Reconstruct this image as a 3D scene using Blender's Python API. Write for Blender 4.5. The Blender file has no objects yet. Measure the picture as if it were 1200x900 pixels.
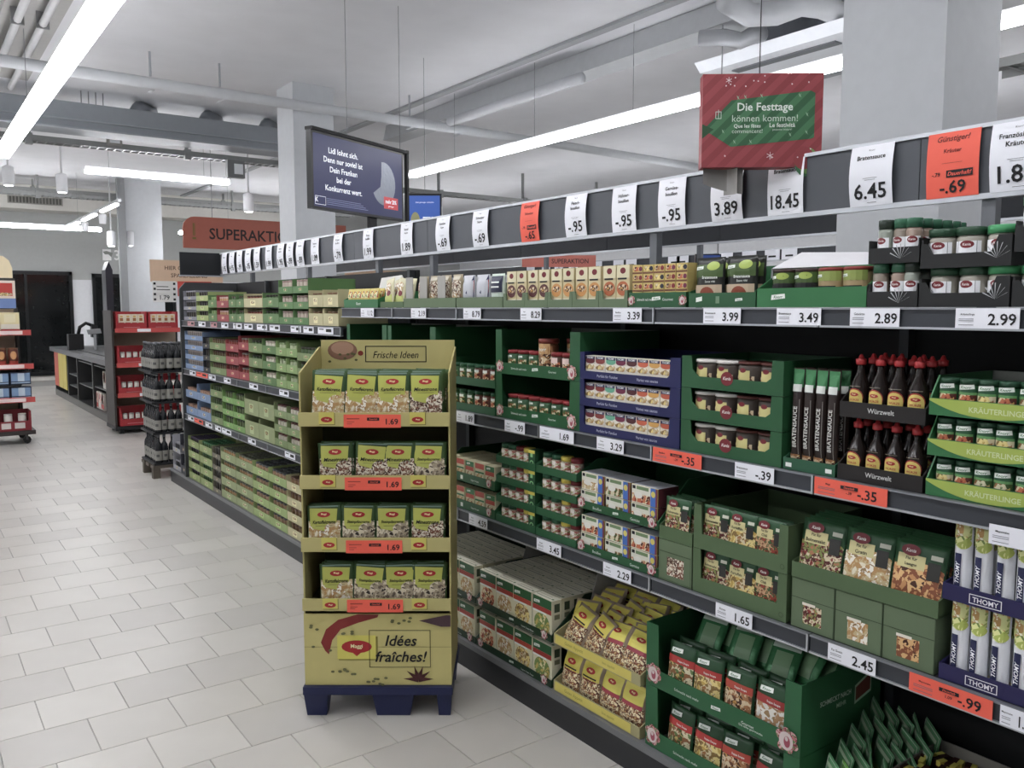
import bpy, math, random
from mathutils import Vector, Matrix, Euler

# ------------------------------------------------------------------ camera, world, exposure
SC = bpy.context.scene
COL = SC.collection
H, FPX, AL, PITCH = 1.67, 985.0, math.radians(36.0), math.atan(89 / 985.0)
cam_data = bpy.data.cameras.new('camera')
cam = bpy.data.objects.new('camera', cam_data)
COL.objects.link(cam)
cam.location = (0, 0, H)
cam.rotation_euler = (math.pi / 2 - PITCH, 0, -AL)
cam_data.sensor_width = 36.0
cam_data.lens = FPX / 1200 * 36
cam_data.clip_start = 0.05
SC.camera = cam
world = bpy.data.worlds.new('world')
SC.world = world
world.use_nodes = True
world.node_tree.nodes['Background'].inputs[0].default_value = (0.8, 0.85, 0.95, 1)
world.node_tree.nodes['Background'].inputs[1].default_value = 0.05
SC.view_settings.view_transform = 'Standard'
SC.view_settings.look = 'None'
SC.view_settings.gamma = 1.0
SC.view_settings.exposure = 0.0
LAMP = 20.0        # strength of the ceiling light strips
rnd = random.Random(7)


# ------------------------------------------------------------------ geometry of the view (pixel -> world)
def ray(px, py):
    x = px - 600.0
    y = 450.0 - py
    fw = FPX * math.cos(PITCH) + y * math.sin(PITCH)
    up = y * math.cos(PITCH) - FPX * math.sin(PITCH)
    return (x * math.cos(AL) + fw * math.sin(AL), fw * math.cos(AL) - x * math.sin(AL), up)


def P(px, py, X=None, Y=None, Z=None):
    r = ray(px, py)
    t = X / r[0] if X is not None else Y / r[1] if Y is not None else (Z - H) / r[2]
    return Vector((r[0] * t, r[1] * t, H + r[2] * t))


def pxof(X, Y, Z):
    r = X * math.cos(AL) - Y * math.sin(AL)
    f = X * math.sin(AL) + Y * math.cos(AL)
    return 600 + FPX * r / (f * math.cos(PITCH) - (Z - H) * math.sin(PITCH))


def Yat(x, z, X=2.08):
    lo, hi = .3, 30.0
    for _ in range(45):
        m = (lo + hi) / 2
        if pxof(X, m, z) > x:
            lo = m
        else:
            hi = m
    return m


def RF(r, f):       # right / forward of the viewer -> X, Y
    return (r * math.cos(AL) + f * math.sin(AL), f * math.cos(AL) - r * math.sin(AL))


# ------------------------------------------------------------------ materials
def lin(h):
    h = h.lstrip('#')
    out = []
    for i in (0, 2, 4):
        c = int(h[i:i + 2], 16) / 255
        out.append(c / 12.92 if c <= .04045 else ((c + .055) / 1.055) ** 2.4)
    g = .2126 * out[0] + .7152 * out[1] + .0722 * out[2]
    return [.82 * c + .18 * g + .005 for c in out]  # haze put into every colour: greyer, with lifted black


MATS = {}


def M(hexc, rough=.5, metal=0.0, kind='plain', scale=14, bump=0.0, hexes=None, emit=0.0):
    key = (hexc, rough, metal, kind, scale, bump, tuple(hexes or ()), emit)
    if key in MATS:
        return MATS[key]
    m = bpy.data.materials.new('material_' + str(len(MATS)))
    m.use_nodes = True
    nt = m.node_tree
    N, L = nt.nodes, nt.links
    b = N['Principled BSDF']
    b.inputs['Roughness'].default_value = rough
    b.inputs['Metallic'].default_value = metal
    b.inputs['Specular IOR Level'].default_value = .35
    c = lin(hexc)
    MATS[key] = m
    if kind == 'emit':
        b.inputs['Base Color'].default_value = (*c, 1)
        b.inputs['Emission Color'].default_value = (*c, 1)
        b.inputs['Emission Strength'].default_value = emit
        return m
    if kind == 'glass':
        b.inputs['Base Color'].default_value = (*c, 1)
        b.inputs['Transmission Weight'].default_value = .85
        b.inputs['Roughness'].default_value = .05
        return m
    tc = N.new('ShaderNodeTexCoord')
    if kind == 'food':
        vo = N.new('ShaderNodeTexVoronoi')
        vo.inputs['Scale'].default_value = scale
        no = N.new('ShaderNodeTexNoise')
        no.inputs['Scale'].default_value = scale * .6
        no.inputs['Detail'].default_value = 3
        L.new(tc.outputs['Object'], no.inputs['Vector'])
        L.new(tc.outputs['Object'], vo.inputs['Vector'])
        sp = N.new('ShaderNodeSeparateColor')
        L.new(vo.outputs['Color'], sp.inputs[0])
        mx = N.new('ShaderNodeMath')
        mx.operation = 'MULTIPLY_ADD'
        L.new(sp.outputs[0], mx.inputs[0])
        mx.inputs[1].default_value = .6
        sc = N.new('ShaderNodeMath')
        sc.operation = 'MULTIPLY_ADD'
        sc.inputs[1].default_value = 1.6
        sc.inputs[2].default_value = -.6
        L.new(no.outputs[0], sc.inputs[0])
        L.new(sc.outputs[0], mx.inputs[2])
        rp = N.new('ShaderNodeValToRGB')
        rp.color_ramp.interpolation = 'CONSTANT'
        hs = hexes
        while len(rp.color_ramp.elements) < len(hs):
            rp.color_ramp.elements.new(.5)
        for i, hx in enumerate(hs):
            e = rp.color_ramp.elements[i]
            e.position = i / len(hs)
            e.color = (*lin(hx), 1)
        L.new(mx.outputs[0], rp.inputs[0])
        L.new(rp.outputs[0], b.inputs['Base Color'])
        return m
    if kind == 'stripe':       # diagonal printed stripes of two colours
        mp = N.new('ShaderNodeMapping')
        mp.inputs['Rotation'].default_value = (0, math.radians(-45), 0)
        wv = N.new('ShaderNodeTexWave')
        wv.inputs['Scale'].default_value = scale
        L.new(tc.outputs['Object'], mp.inputs[0])
        L.new(mp.outputs[0], wv.inputs[0])
        rp = N.new('ShaderNodeValToRGB')
        rp.color_ramp.interpolation = 'CONSTANT'
        rp.color_ramp.elements[0].color = (*lin(hexes[0]), 1)
        rp.color_ramp.elements[1].color = (*lin(hexes[1]), 1)
        rp.color_ramp.elements[1].position = .5
        L.new(wv.outputs[0], rp.inputs[0])
        L.new(rp.outputs[0], b.inputs['Base Color'])
        return m
    no = N.new('ShaderNodeTexNoise')
    no.inputs['Scale'].default_value = scale
    no.inputs['Detail'].default_value = 2
    L.new(tc.outputs['Object'], no.inputs['Vector'])
    mix = N.new('ShaderNodeMix')
    mix.data_type = 'RGBA'
    mix.inputs[6].default_value = (*[v * .94 for v in c], 1)
    mix.inputs[7].default_value = (*[min(1, v * 1.05) for v in c], 1)
    L.new(no.outputs[0], mix.inputs[0])
    L.new(mix.outputs[2], b.inputs['Base Color'])
    if bump:
        bp = N.new('ShaderNodeBump')
        bp.inputs['Strength'].default_value = bump
        bp.inputs['Distance'].default_value = .01
        L.new(no.outputs[0], bp.inputs['Height'])
        L.new(bp.outputs[0], b.inputs['Normal'])
    return m


def food(*hexes, scale=60):
    return M('#808080', .45, kind='food', scale=scale, hexes=hexes)


INK = M('#16161a', .6)
WHITE = M('#eceef2', .45)
PAPER = M('#eef0f8', .5)
ORANGE = M('#ff5a3c', .5)
DARKMETAL = M('#2b2e33', .45, .3)
RAIL = M('#3b3f46', .45, .2)
SILVER = M('#b8bcc2', .3, .7)
BLACK = M('#141416', .5)
KNORR = M('#14562c', .45)
KNORRIN = M('#8c9089', .7)
SAGE = M('#4e6840', .6)
SAGE2 = M('#5f7452', .6)
YELL = M('#e3d22c', .4)
MAGY = M('#c9c04e', .5)
REDLOGO = M('#b3171c', .4)

# ------------------------------------------------------------------ text outlines
TXT = {}


def text_geo(s, bold=False, italic=False):
    k = (s, bold, italic)
    if k in TXT:
        return TXT[k]
    cu = bpy.data.curves.new('t', 'FONT')
    cu.body = s
    cu.resolution_u = 2
    cu.align_x = 'CENTER'
    if bold:
        cu.offset = .016
    if italic:
        cu.shear = .25
    o = bpy.data.objects.new('t', cu)
    COL.objects.link(o)
    dg = bpy.context.evaluated_depsgraph_get()
    ev = o.evaluated_get(dg)
    me = ev.to_mesh()
    vs = [(v.co.x, v.co.y) for v in me.vertices]
    fs = [tuple(p.vertices) for p in me.polygons]
    ev.to_mesh_clear()
    bpy.data.objects.remove(o)
    bpy.data.curves.remove(cu)
    if not vs:
        vs, fs = [(0, 0), (1, 0), (1, 1)], [(0, 1, 2)]
    x0, x1 = min(v[0] for v in vs), max(v[0] for v in vs)
    y0, y1 = min(v[1] for v in vs), max(v[1] for v in vs)
    w, h = max(x1 - x0, 1e-5), max(y1 - y0, 1e-5)
    vs = [((v[0] - (x0 + x1) / 2) / h, (v[1] - y0) / h) for v in vs]
    TXT[k] = (vs, fs, w / h)
    return TXT[k]


# ------------------------------------------------------------------ mesh builder
KIDS = {}


class B:
    def __init__(s):
        s.v, s.f, s.i, s.m = [], [], [], []

    def mi(s, m):
        if m not in s.m:
            s.m.append(m)
        return s.m.index(m)

    def add(s, vs, fs, m):
        n = len(s.v)
        s.v += [tuple(v) for v in vs]
        k = s.mi(m)
        for f in fs:
            s.f.append(tuple(n + a for a in f))
            s.i.append(k)

    def box(s, x0, y0, z0, x1, y1, z1, m, top=None, front=None, side=None):
        vs = [(x0, y0, z0), (x1, y0, z0), (x1, y1, z0), (x0, y1, z0), (x0, y0, z1), (x1, y0, z1), (x1, y1, z1), (x0, y1, z1)]
        fs = [(0, 3, 2, 1), (4, 5, 6, 7), (0, 1, 5, 4), (1, 2, 6, 5), (2, 3, 7, 6), (3, 0, 4, 7)]
        ms = [m, top or m, front or m, side or m, m, side or m]
        n = len(s.v)
        s.v += vs
        for f, q in zip(fs, ms):
            s.f.append(tuple(n + a for a in f))
            s.i.append(s.mi(q))
        return s

    def prism(s, pts, a0, a1, m, axis='y', inner=None):
        # polygon pts in (x,z) pushed along y, or (y,z) pushed along x, or (x,y) pushed along z
        def mk(p, a):
            return (p[0], a, p[1]) if axis == 'y' else (a, p[0], p[1]) if axis == 'x' else (p[0], p[1], a)
        n = len(pts)
        vs = [mk(p, a0) for p in pts] + [mk(p, a1) for p in pts]
        s.add(vs, [tuple(range(n))], m)
        k = len(s.v) - 2 * n
        s.f.append(tuple(k + n + a for a in reversed(range(n))))
        s.i.append(s.mi(inner or m))
        for a in range(n):
            b_ = (a + 1) % n
            s.f.append((k + a, k + b_, k + n + b_, k + n + a))
            s.i.append(s.mi(m))
        return s

    def lathe(s, prof, n, m, cx=0, cy=0, sx=1, sy=1, cap=True):
        k = len(s.v)
        for r, z in prof:
            for a in range(n):
                t = 2 * math.pi * a / n
                s.v.append((cx + r * sx * math.cos(t), cy + r * sy * math.sin(t), z))
        q = s.mi(m)
        for j in range(len(prof) - 1):
            for a in range(n):
                b_ = (a + 1) % n
                s.f.append((k + j * n + a, k + j * n + b_, k + (j + 1) * n + b_, k + (j + 1) * n + a))
                s.i.append(q)
        if cap:
            s.f.append(tuple(k + a for a in reversed(range(n))))
            s.f.append(tuple(k + (len(prof) - 1) * n + a for a in range(n)))
            s.i += [q, q]
        return s

    def tube(s, path, r, n, m):
        k = len(s.v)
        path = [Vector(p) for p in path]
        for j, p in enumerate(path):
            d = (path[min(j + 1, len(path) - 1)] - path[max(j - 1, 0)]).normalized()
            u = d.cross(Vector((0, 0, 1)))
            if u.length < .01:
                u = Vector((1, 0, 0))
            u.normalize()
            w = d.cross(u)
            for a in range(n):
                t = 2 * math.pi * a / n
                s.v.append(tuple(p + u * r * math.cos(t) + w * r * math.sin(t)))
        q = s.mi(m)
        for j in range(len(path) - 1):
            for a in range(n):
                b_ = (a + 1) % n
                s.f.append((k + j * n + a, k + j * n + b_, k + (j + 1) * n + b_, k + (j + 1) * n + a))
                s.i.append(q)
        s.f.append(tuple(k + a for a in reversed(range(n))))
        s.f.append(tuple(k + (len(path) - 1) * n + a for a in range(n)))
        s.i += [q, q]
        return s

    def grid(s, fn, u0, u1, v0, v1, nu, nv, m):
        k = len(s.v)
        for j in range(nv + 1):
            for i in range(nu + 1):
                s.v.append(tuple(fn(u0 + (u1 - u0) * i / nu, v0 + (v1 - v0) * j / nv)))
        q = s.mi(m)
        for j in range(nv):
            for i in range(nu):
                a = k + j * (nu + 1) + i
                s.f.append((a, a + 1, a + nu + 2, a + nu + 1))
                s.i.append(q)
        return s

    def prints(s, items, surf, curved=False):
        """flat print on a surface: surf(x, z, lift) -> point"""
        lift = .0008
        for it in items:
            k = it[0]
            lift += .00022
            fn = lambda x, z, l=lift: surf(x, z, l)
            if k == 'r':
                _, x0, z0, x1, z1, m = it
                n = 6 if curved else 1
                s.grid(fn, x0, x1, z0, z1, n, 5 if curved == 2 else 1, m)
            elif k == 'e':
                _, cx, cz, rx, rz, m = it
                n = 18
                pts = [(cx + rx * math.cos(2 * math.pi * a / n), cz + rz * math.sin(2 * math.pi * a / n)) for a in range(n)]
                if curved:
                    mid = [(cx + rx * .55 * math.cos(2 * math.pi * a / n), cz + rz * .55 * math.sin(2 * math.pi * a / n)) for a in range(n)]
                    s.add([fn(*p) for p in pts + mid] + [fn(cx, cz)], [(a, (a + 1) % n, n + (a + 1) % n, n + a) for a in range(n)] + [(n + a, n + (a + 1) % n, 2 * n) for a in range(n)], m)
                else:
                    s.add([fn(*p) for p in pts] + [fn(cx, cz)], [(a, (a + 1) % n, n) for a in range(n)], m)
            elif k == 'p':
                _, pts, m = it
                if curved and len(pts) == 4:
                    a_, b_, c_, d_ = pts
                    bil = lambda u, v, f=fn: f((a_[0] * (1 - u) + b_[0] * u) * (1 - v) + (d_[0] * (1 - u) + c_[0] * u) * v, (a_[1] * (1 - u) + b_[1] * u) * (1 - v) + (d_[1] * (1 - u) + c_[1] * u) * v)
                    s.grid(bil, 0, 1, 0, 1, 6, 5, m)
                    continue
                s.add([fn(*p) for p in pts], [tuple(range(len(pts)))], m)
            elif k == 't':
                _, st, cx, cz, h, m = it[:6]
                bold = len(it) > 6 and 'b' in it[6]
                ital = len(it) > 6 and 'i' in it[6]
                mw = it[7] if len(it) > 7 else None
                vs, fs, asp = text_geo(st, bold, ital)
                kx = h
                if mw and asp * h > mw:
                    kx = mw / asp
                if len(it) > 6 and 'v' in it[6]:       # reads upwards
                    s.add([fn(cx - v[1] * h + h / 2, cz + v[0] * kx) for v in vs], fs, m)
                else:
                    s.add([fn(cx + v[0] * kx, cz + v[1] * h) for v in vs], fs, m)
            elif k == 'frame':
                _, x0, z0, x1, z1, t, m = it
                for q in ((x0, z0, x1, z0 + t), (x0, z1 - t, x1, z1), (x0, z0, x0 + t, z1), (x1 - t, z0, x1, z1)):
                    s.grid(fn, q[0], q[2], q[1], q[3], 1, 1, m)
        return s

    def build(s, name, parent=None, smooth=False, kind=None, label=None, cat=None, group=None, loc=None, rot=None):
        me = bpy.data.meshes.new(name)
        me.from_pydata(s.v, [], s.f)
        for m in s.m:
            me.materials.append(m)
        me.polygons.foreach_set('material_index', s.i)
        if smooth:
            me.polygons.foreach_set('use_smooth', [True] * len(s.f))
        me.update()
        return link(name, me, parent, kind, label, cat, group, loc, rot)


def link(name, me, parent=None, kind=None, label=None, cat=None, group=None, loc=None, rot=None):
    o = bpy.data.objects.new(name, me)
    COL.objects.link(o)
    if parent:
        o.parent = parent
        KIDS.setdefault(parent.name, []).append(o)
    tag(o, label, cat, group, kind)
    if loc is not None:
        o.location = loc
    if rot is not None:
        o.rotation_euler = rot
    return o


def squeeze(s):
    w = s.split()
    for drop in ('the', 'with', 'printed', 'tall', 'small', 'of', 'display', 'topped', 'in', 'capped'):
        while len(w) > 16 and drop in w[1:]:
            w.reverse()
            w.remove(drop)
            w.reverse()
    return ' '.join(w)


def tag(o, label=None, cat=None, group=None, kind=None):
    if label:
        o['label'] = squeeze(label)
    if cat:
        o['category'] = cat
    if group:
        o['group'] = group
    if kind:
        o['kind'] = kind
    return o


def empty(name, label=None, cat=None, group=None, loc=None, rot=None, kind=None):
    return link(name, None, None, kind, label, cat, group, loc, rot)


def clone(o, parent=None):
    c = o.copy()
    COL.objects.link(c)
    c.parent = parent
    kids = KIDS.get(o.name, [])
    for ch in kids:
        KIDS.setdefault(c.name, []).append(clone(ch, c))
    return c


USED = set()


def put(proto, loc, label, cat, group=None, rz=-math.pi / 2, tilt=0, roll=0, jit=0.0):
    """the first call moves the thing itself, later ones a copy of it and its parts"""
    if proto.name in USED:
        o = clone(proto)
    else:
        o = proto
        USED.add(proto.name)
    if 'group' in o:
        del o['group']
    o.location = loc
    o.rotation_euler = (tilt, roll, rz + rnd.uniform(-jit, jit))
    return tag(o, label, cat, group)


ORD = 'first second third fourth fifth sixth seventh eighth ninth tenth eleventh twelfth thirteenth fourteenth fifteenth sixteenth seventeenth eighteenth nineteenth twentieth twenty-first twenty-second twenty-third twenty-fourth'.split()
flat = lambda y: (lambda x, z, l: (x, y - l, z))


def cyl(r, cy):
    return lambda x, z, l: ((r + l) * math.sin(x / r), cy - (r + l) * math.cos(x / r), z)

# ================================================================== THE SETTING
CZ = 4.27
X0, X1, Y0, Y1 = -5.0, 14.0, -4.0, 22.0
WALL = M('#dfe1e4', .7)
WALLG = M('#b5b8b6', .7)
CEIL = M('#dfe0e4', .8, bump=.05, scale=3)
B().box(X0, Y0, CZ, X1, Y1, CZ + .1, CEIL).build('ceiling', kind='structure')
B().box(X0, Y0, -.12, X1, Y1, -.004, M('#a3a19c', .8)).build('floor', kind='structure')
floor = bpy.data.objects['floor']
B().box(X0 - .1, Y0, 0, X0, Y1, CZ, WALL).build('wall_west', kind='structure')
B().box(X1, Y0, 0, X1 + .1, Y1, CZ, WALL).build('wall_east', kind='structure')
B().box(X0, Y0 - .1, 0, X1, Y0, CZ, WALL).build('wall_south', kind='structure')
B().box(X0, Y1, 2.33, X1, Y1 + .1, CZ, WALLG).box(X0, Y1, 0, X1, Y1 + .1, 2.33, M('#e6e8ec', .6)).build('wall_north', kind='structure')
B().box(X0, Y1 - .012, 0, X1, Y1 - .001, .12, M('#c9c6bd', .6)).build('baseboard_north', kind='structure')
# bulkhead with dark slot and air grille, under the ceiling at the far end
bh = B().box(X0, 20.6, 3.76, 9, 21.3, CZ - .003, M('#c9c7c0', .7)).box(X0, 20.585, 4.16, 9, 20.6, 4.2, BLACK).build('trim_bulkhead', kind='structure')
g = B()
for i in range(16):
    g.box(1.98 + i * .062, 20.56, 3.88, 2.02 + i * .062, 20.6, 4.0, M('#55554f', .5))
g.box(1.95, 20.575, 3.86, 2.98, 20.598, 4.02, M('#8d8b84', .5))
g.build('air_grille', None, label='slatted air grille in the pale bulkhead at the far wall', cat='vent')


def window_unit(n, x0, x1, z1, mull):
    o = B()
    fr = M('#15181a', .35, .3)
    y = Y1 - .06
    o.box(x0, y, 0.12, x0 + .07, y + .055, z1, fr).box(x1 - .07, y, .12, x1, y + .055, z1, fr)
    o.box(x0, y, z1 - .08, x1, y + .055, z1, fr).box(x0, y, .12, x1, y + .055, .2, fr)
    for m in mull:
        o.box(m - .03, y, .2, m + .03, y + .055, z1 - .08, fr)
    w = o.build('window_%d' % n, kind='structure')
    B().box(x0 + .07, y + .03, .2, x1 - .07, y + .04, z1 - .08, M('#0c1011', .06)).build('pane', w)


window_unit(1, 1.6, 3.30, 2.51, [2.35])
window_unit(2, 3.72, 5.6, 2.48, [4.7])


# floor tiles, 0.31 x 0.305 m in half bond, thin joints between them
TX, TY = .3125, .305
tm = [M('#c4c0b8', .3, scale=5), M('#bfbbb4', .33, scale=5), M('#c9c5bd', .3, scale=5)]
tmesh = []
for k in range(3):
    b = B()
    g_ = .0013
    x0, x1, y0, y1 = g_, TX - g_, g_, TY - g_
    e = .0012
    vs = [(x0, y0, -.004), (x1, y0, -.004), (x1, y1, -.004), (x0, y1, -.004), (x0 + e, y0 + e, 0), (x1 - e, y0 + e, 0), (x1 - e, y1 - e, 0), (x0 + e, y1 - e, 0)]
    b.add(vs, [(4, 5, 6, 7), (0, 1, 5, 4), (1, 2, 6, 5), (2, 3, 7, 6), (3, 0, 4, 7)], tm[k])
    me = bpy.data.meshes.new('tile')
    me.from_pydata(b.v, [], b.f)
    me.materials.append(tm[k])
    tmesh.append((me, b))
cells = []
for j in range(-11, 56):
    y = 3.38 + j * TY
    off = .533 if j % 2 == 0 else .38
    for i in range(-16, 36):
        x = off + i * TX
        if x > 13 or x < -4.6 or y < -2 or y > 20.5:
            continue
        if y > 8.2 and y < 9:
            pass
        f = x * math.sin(AL) + y * math.cos(AL)
        px = pxof(x + .15, y + .15, 0) if f > .5 else -999
        py = 361 + FPX * H / max(f, .3)
        vis = f > 2.4 and -60 < px < 1000 and py < 960 and x < 2.0
        cells.append((f if vis else 99, x, y))
cells.sort()
rest = B()
nt_ = 0
for f, x, y in cells:
    if f < 99 and nt_ < 290:
        link('tile', tmesh[rnd.randrange(3)][0], floor, loc=(x, y, 0))
        nt_ += 1
    else:
        me, b = tmesh[rnd.randrange(3)]
        rest.add([(v[0] + x, v[1] + y, v[2]) for v in b.v], b.f, b.m[0])
rest.build('floor_tile', floor, kind='stuff')

# columns, painted pale grey, one line of them behind the long shelf
CM = M('#cdd1d5', .6)
c1 = P(1105, 130, X=3.8)
c1b = P(985, 130, X=3.8)


def column(name, x, y, w, d, z0=0.0):
    B().box(x, y, z0, x + w, y + d, CZ - .001, CM).build(name, kind='structure')


column('column_1', 3.8, c1.y, .5, c1b.y - c1.y)
column('column_2', 3.8, P(345, 200, X=3.8).y, .5, .5)
column('column_3', 3.8, 18.6, .72, .6)
B().box(3.66, 18.5, 0, 3.8, 18.62, CZ - .002, M('#8f9294', .6)).build('trim_column', kind='structure')

# ceiling groove, beam and pipes
B().box(5.40, -3.9, CZ - .03, 5.50, 20.5, CZ - .002, M('#a6a9ac', .8)).build('trim_ceiling', kind='structure')
B().prism([(5.77, CZ - .002), (5.72, 4.05), (6.0, 4.05), (6.1, CZ - .002)], -3.9, 11.0, M('#b9bcbf', .8)).build('beam', kind='structure')
for x, lb in ((.94, 'first'), (1.13, 'second')):
    B().tube([(x, -3.5, 4.1), (x, 11.0, 4.1)], .034, 8, M('#c9cacb', .6)).build('conduit_pipe', None, True, label=f'thin pale pipe under the ceiling by the aisle light strip, {lb} from the hall', cat='pipe')
    b = B()
    for y in (1, 3.5, 6, 8.4):
        b.box(x - .05, y, 4.06, x + .05, y + .02, CZ - .002, M('#7c7d7e', .5))
    b.build('pipe_strap', COL.objects[-1])
B().box(.84, -3.5, 4.2, 1.3, 11.0, CZ - .002, M('#a9a8a5', .8)).build('trim_ceiling', kind='structure')
WIRE = M('#8a8d90', .5)


def linear_lamp(label, x, y, length, z, along='y', w=.12, wires=(), power=1.0, pitch=1.5):
    r = empty('linear_lamp', label, 'ceiling light', 'long ceiling light strips', (x, y, z))
    hs, em = B(), B()
    E_ = M('#fbfbff', .5, kind='emit', emit=LAMP * power)
    n = max(1, round(length / pitch))
    if along == 'y':
        hs.box(-w * .35, 0, .05, w * .35, length, .085, WHITE)
    else:
        hs.box(0, -w * .35, .05, length, w * .35, .085, WHITE)
    hs.build('housing', r)
    for k in range(n):
        a, b_ = length * k / n + .002, length * (k + 1) / n - .002
        em = B()
        if along == 'y':
            em.box(-w / 2, a, 0, w / 2, b_, .049, E_)
        else:
            em.box(a, -w / 2, 0, b_, w / 2, .049, E_)
        em.build('diffuser', r)
    for q in wires:
        wb = B()
        p = (0, q) if along == 'y' else (q, 0)
        wb.tube([(p[0], p[1], .085), (p[0], p[1], CZ - z - .003)], .003, 5, WIRE)
        wb.build('hanging_wire', r)
    return r


linear_lamp('long glowing light strip over the open aisle, near the dark duct', 1.05, -1.0, 12.5, 3.4, wires=(1, 4, 7, 10), w=.15)
linear_lamp('long glowing light strip beyond the price board, passing behind the red box sign', 5.6, -1.0, 11.0, 3.4, wires=(1, 3, 6.8, 8.3, 9.9))
linear_lamp('ceiling light strip over the farther parallel aisle', 10.1, -1.0, 20, 3.4, wires=(2, 6, 10))
linear_lamp('ceiling light strip behind the camera side of the open hall', -3.2, -1.0, 19, 3.4, wires=(2, 6, 10))
a, b_ = P(100, 201, Y=13), P(268, 217, Y=13)
linear_lamp('short crosswise light strip in front of the middle column', a.x, 13, b_.x - a.x, 3.53, 'x', wires=(.3, 1.6), power=2)
linear_lamp('low crosswise light strip near the dark windows', -3.6, 18.3, 6.9, 3.17, 'x', wires=(5, 6.5), power=2)
linear_lamp('crosswise light strip beside the column beyond the checkout', 4.7, 18.0, 3.5, 3.17, 'x', wires=(1, 2.5), power=2)  # hidden strip, added to brighten the far hall
# thin track with three short lights running towards the viewer
r = empty('light_track', 'thin track with three short lights and small spots near the column', 'track light', None, (2.72, 13.6, 3.2))
B().box(-.02, 0, .03, .02, 4.7, .08, M('#8f9294', .5)).build('track', r)
for a_ in (.2, 1.9, 3.5):
    B().box(-.03, a_, 0, .03, a_ + 1.15, .03, M('#fbfbff', .5, kind='emit', emit=9)).build('diffuser', r)
for a_ in (1.6, 3.2):
    B().lathe([(.05, -.16), (.06, -.02), (.05, 0)], 10, WHITE, .05, a_).build('spot_head', r)


def spot(label, px, py, Y):
    p = P(px, py, Y=Y)
    r = empty('spotlight', label, 'spotlight', None, p)
    B().lathe([(.07, -.28), (.085, -.26), (.085, 0), (.03, .03)], 14, WHITE).build('lamp_head', r, True)
    B().lathe([(.06, -.284), (.062, -.281)], 14, M('#ffffff', .5, kind='emit', emit=14)).build('bulb', r)
    B().box(-.012, -.012, .03, .012, .012, CZ - p.z - .002, M('#c5c7c8', .5)).build('stem', r)


spot('white spotlight under the far rail, first beside the long glowing strip', 9, 196, 15.5)
spot('white spotlight hanging between the long strip and the air grille', 72, 205, 15.5)
spot('white spotlight glowing above the orange banner', 291, 228, 14)
for lb, x, y in (('white spotlight in front of the wall number three', 130, 272), ('small white spotlight beside the middle column', 152, 272)):
    spot(lb, x, y, 18.65)

# pipe running crosswise close under the ceiling
pp = B()
pz = 3.94
PIPE = M('#c3c6ca', .6)
pp.tube([(-4.9, 9.3, 3.98), (7.4, 9.3, 3.94), (10.5, 9.4, 3.93)], .058, 12, PIPE)
pp.build('water_pipe', None, True, label='white pipe crossing under the ceiling in front of the middle column', cat='pipe')
pc = B()
for x in (.7, 2.2, 2.9, 5.2, 5.9):
    pc.tube([(x, 9.3, 4.02), (x, 9.3, CZ - .003)], .012, 6, SILVER)
    pc.box(x - .02, 9.22, 3.87, x + .02, 9.38, 3.875, SILVER)
pc.build('pipe_clamp', bpy.data.objects['water_pipe'])
B().tube([(5.66, 6.6, 3.97), (5.66, 9.1, 3.97)], .055, 10, PIPE).build('water_pipe', None, True, label='white pipe running along under the ceiling beam', cat='pipe')
# duct
DUCT = M('#8f959b', .5, .2)
du = empty('air_duct', 'large grey rectangular air duct crossing the hall under the ceiling', 'duct', None, (0, 11.3, 3.8))
B().box(-4.9, 0, 0, 5.2, .5, .3, DUCT).build('duct_body', du)
B().box(-4.9, -.03, .085, 5.2, 0, .1, M('#9aa0a6', .5, .2)).box(-4.9, -.05, -.02, 5.2, .02, 0, M('#9aa0a6', .5, .2)).build('duct_flange', du)
for x in (2.55, 3.4, 4.2):
    B().tube([(x, .25, .3), (x + .05, .3, .38), (x + .25, .6, .41)], .1, 10, DUCT).build('duct_branch', du, True)
for x in (1.9, 1.98, 2.06, 2.14):
    B().tube([(x, .1, .3), (x, .1, .465)], .006, 5, WIRE).build('hanging_rod', du)
TRAY = M('#8b8d8c', .45, .4)


def cable_tray(label, y, z, x0, x1, w=.2, step=.1, along='x'):
    r = empty('cable_tray', label, 'cable tray', None, (0, y, z) if along == 'x' else (y, 0, z))
    s = B()
    n = int((x1 - x0) / step)
    def bx(a0, b0, z0, a1, b1, z1):
        if along == 'x':
            s.box(a0, b0, z0, a1, b1, z1, TRAY)
        else:
            s.box(b0, a0, z0, b1, a1, z1, TRAY)
    bx(x0, 0, 0, x1, .01, .07)
    bx(x0, w, 0, x1, w + .01, .07)
    s.build('side_rail', r)
    s = B()
    for i in range(n):
        a_ = x0 + i * step
        bx(a_, .01, 0, a_ + .02, w, .012)
    s.build('rung_grating', r)
    s = B()
    for i in range(5):
        bx(x0, .03 + i * .03, .014, x1, .045 + i * .03, .03)
    s.build('cable', r)
    s = B()
    i = x0 + .5
    while i < x1:
        bx(i, w * .5 - .02, .07, i + .04, w * .5 + .02, CZ - z - .004)
        bx(i - .03, -.02, -.05, i + .05, .05, .09)
        i += 1.9
    s.build('hanger', r)


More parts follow.
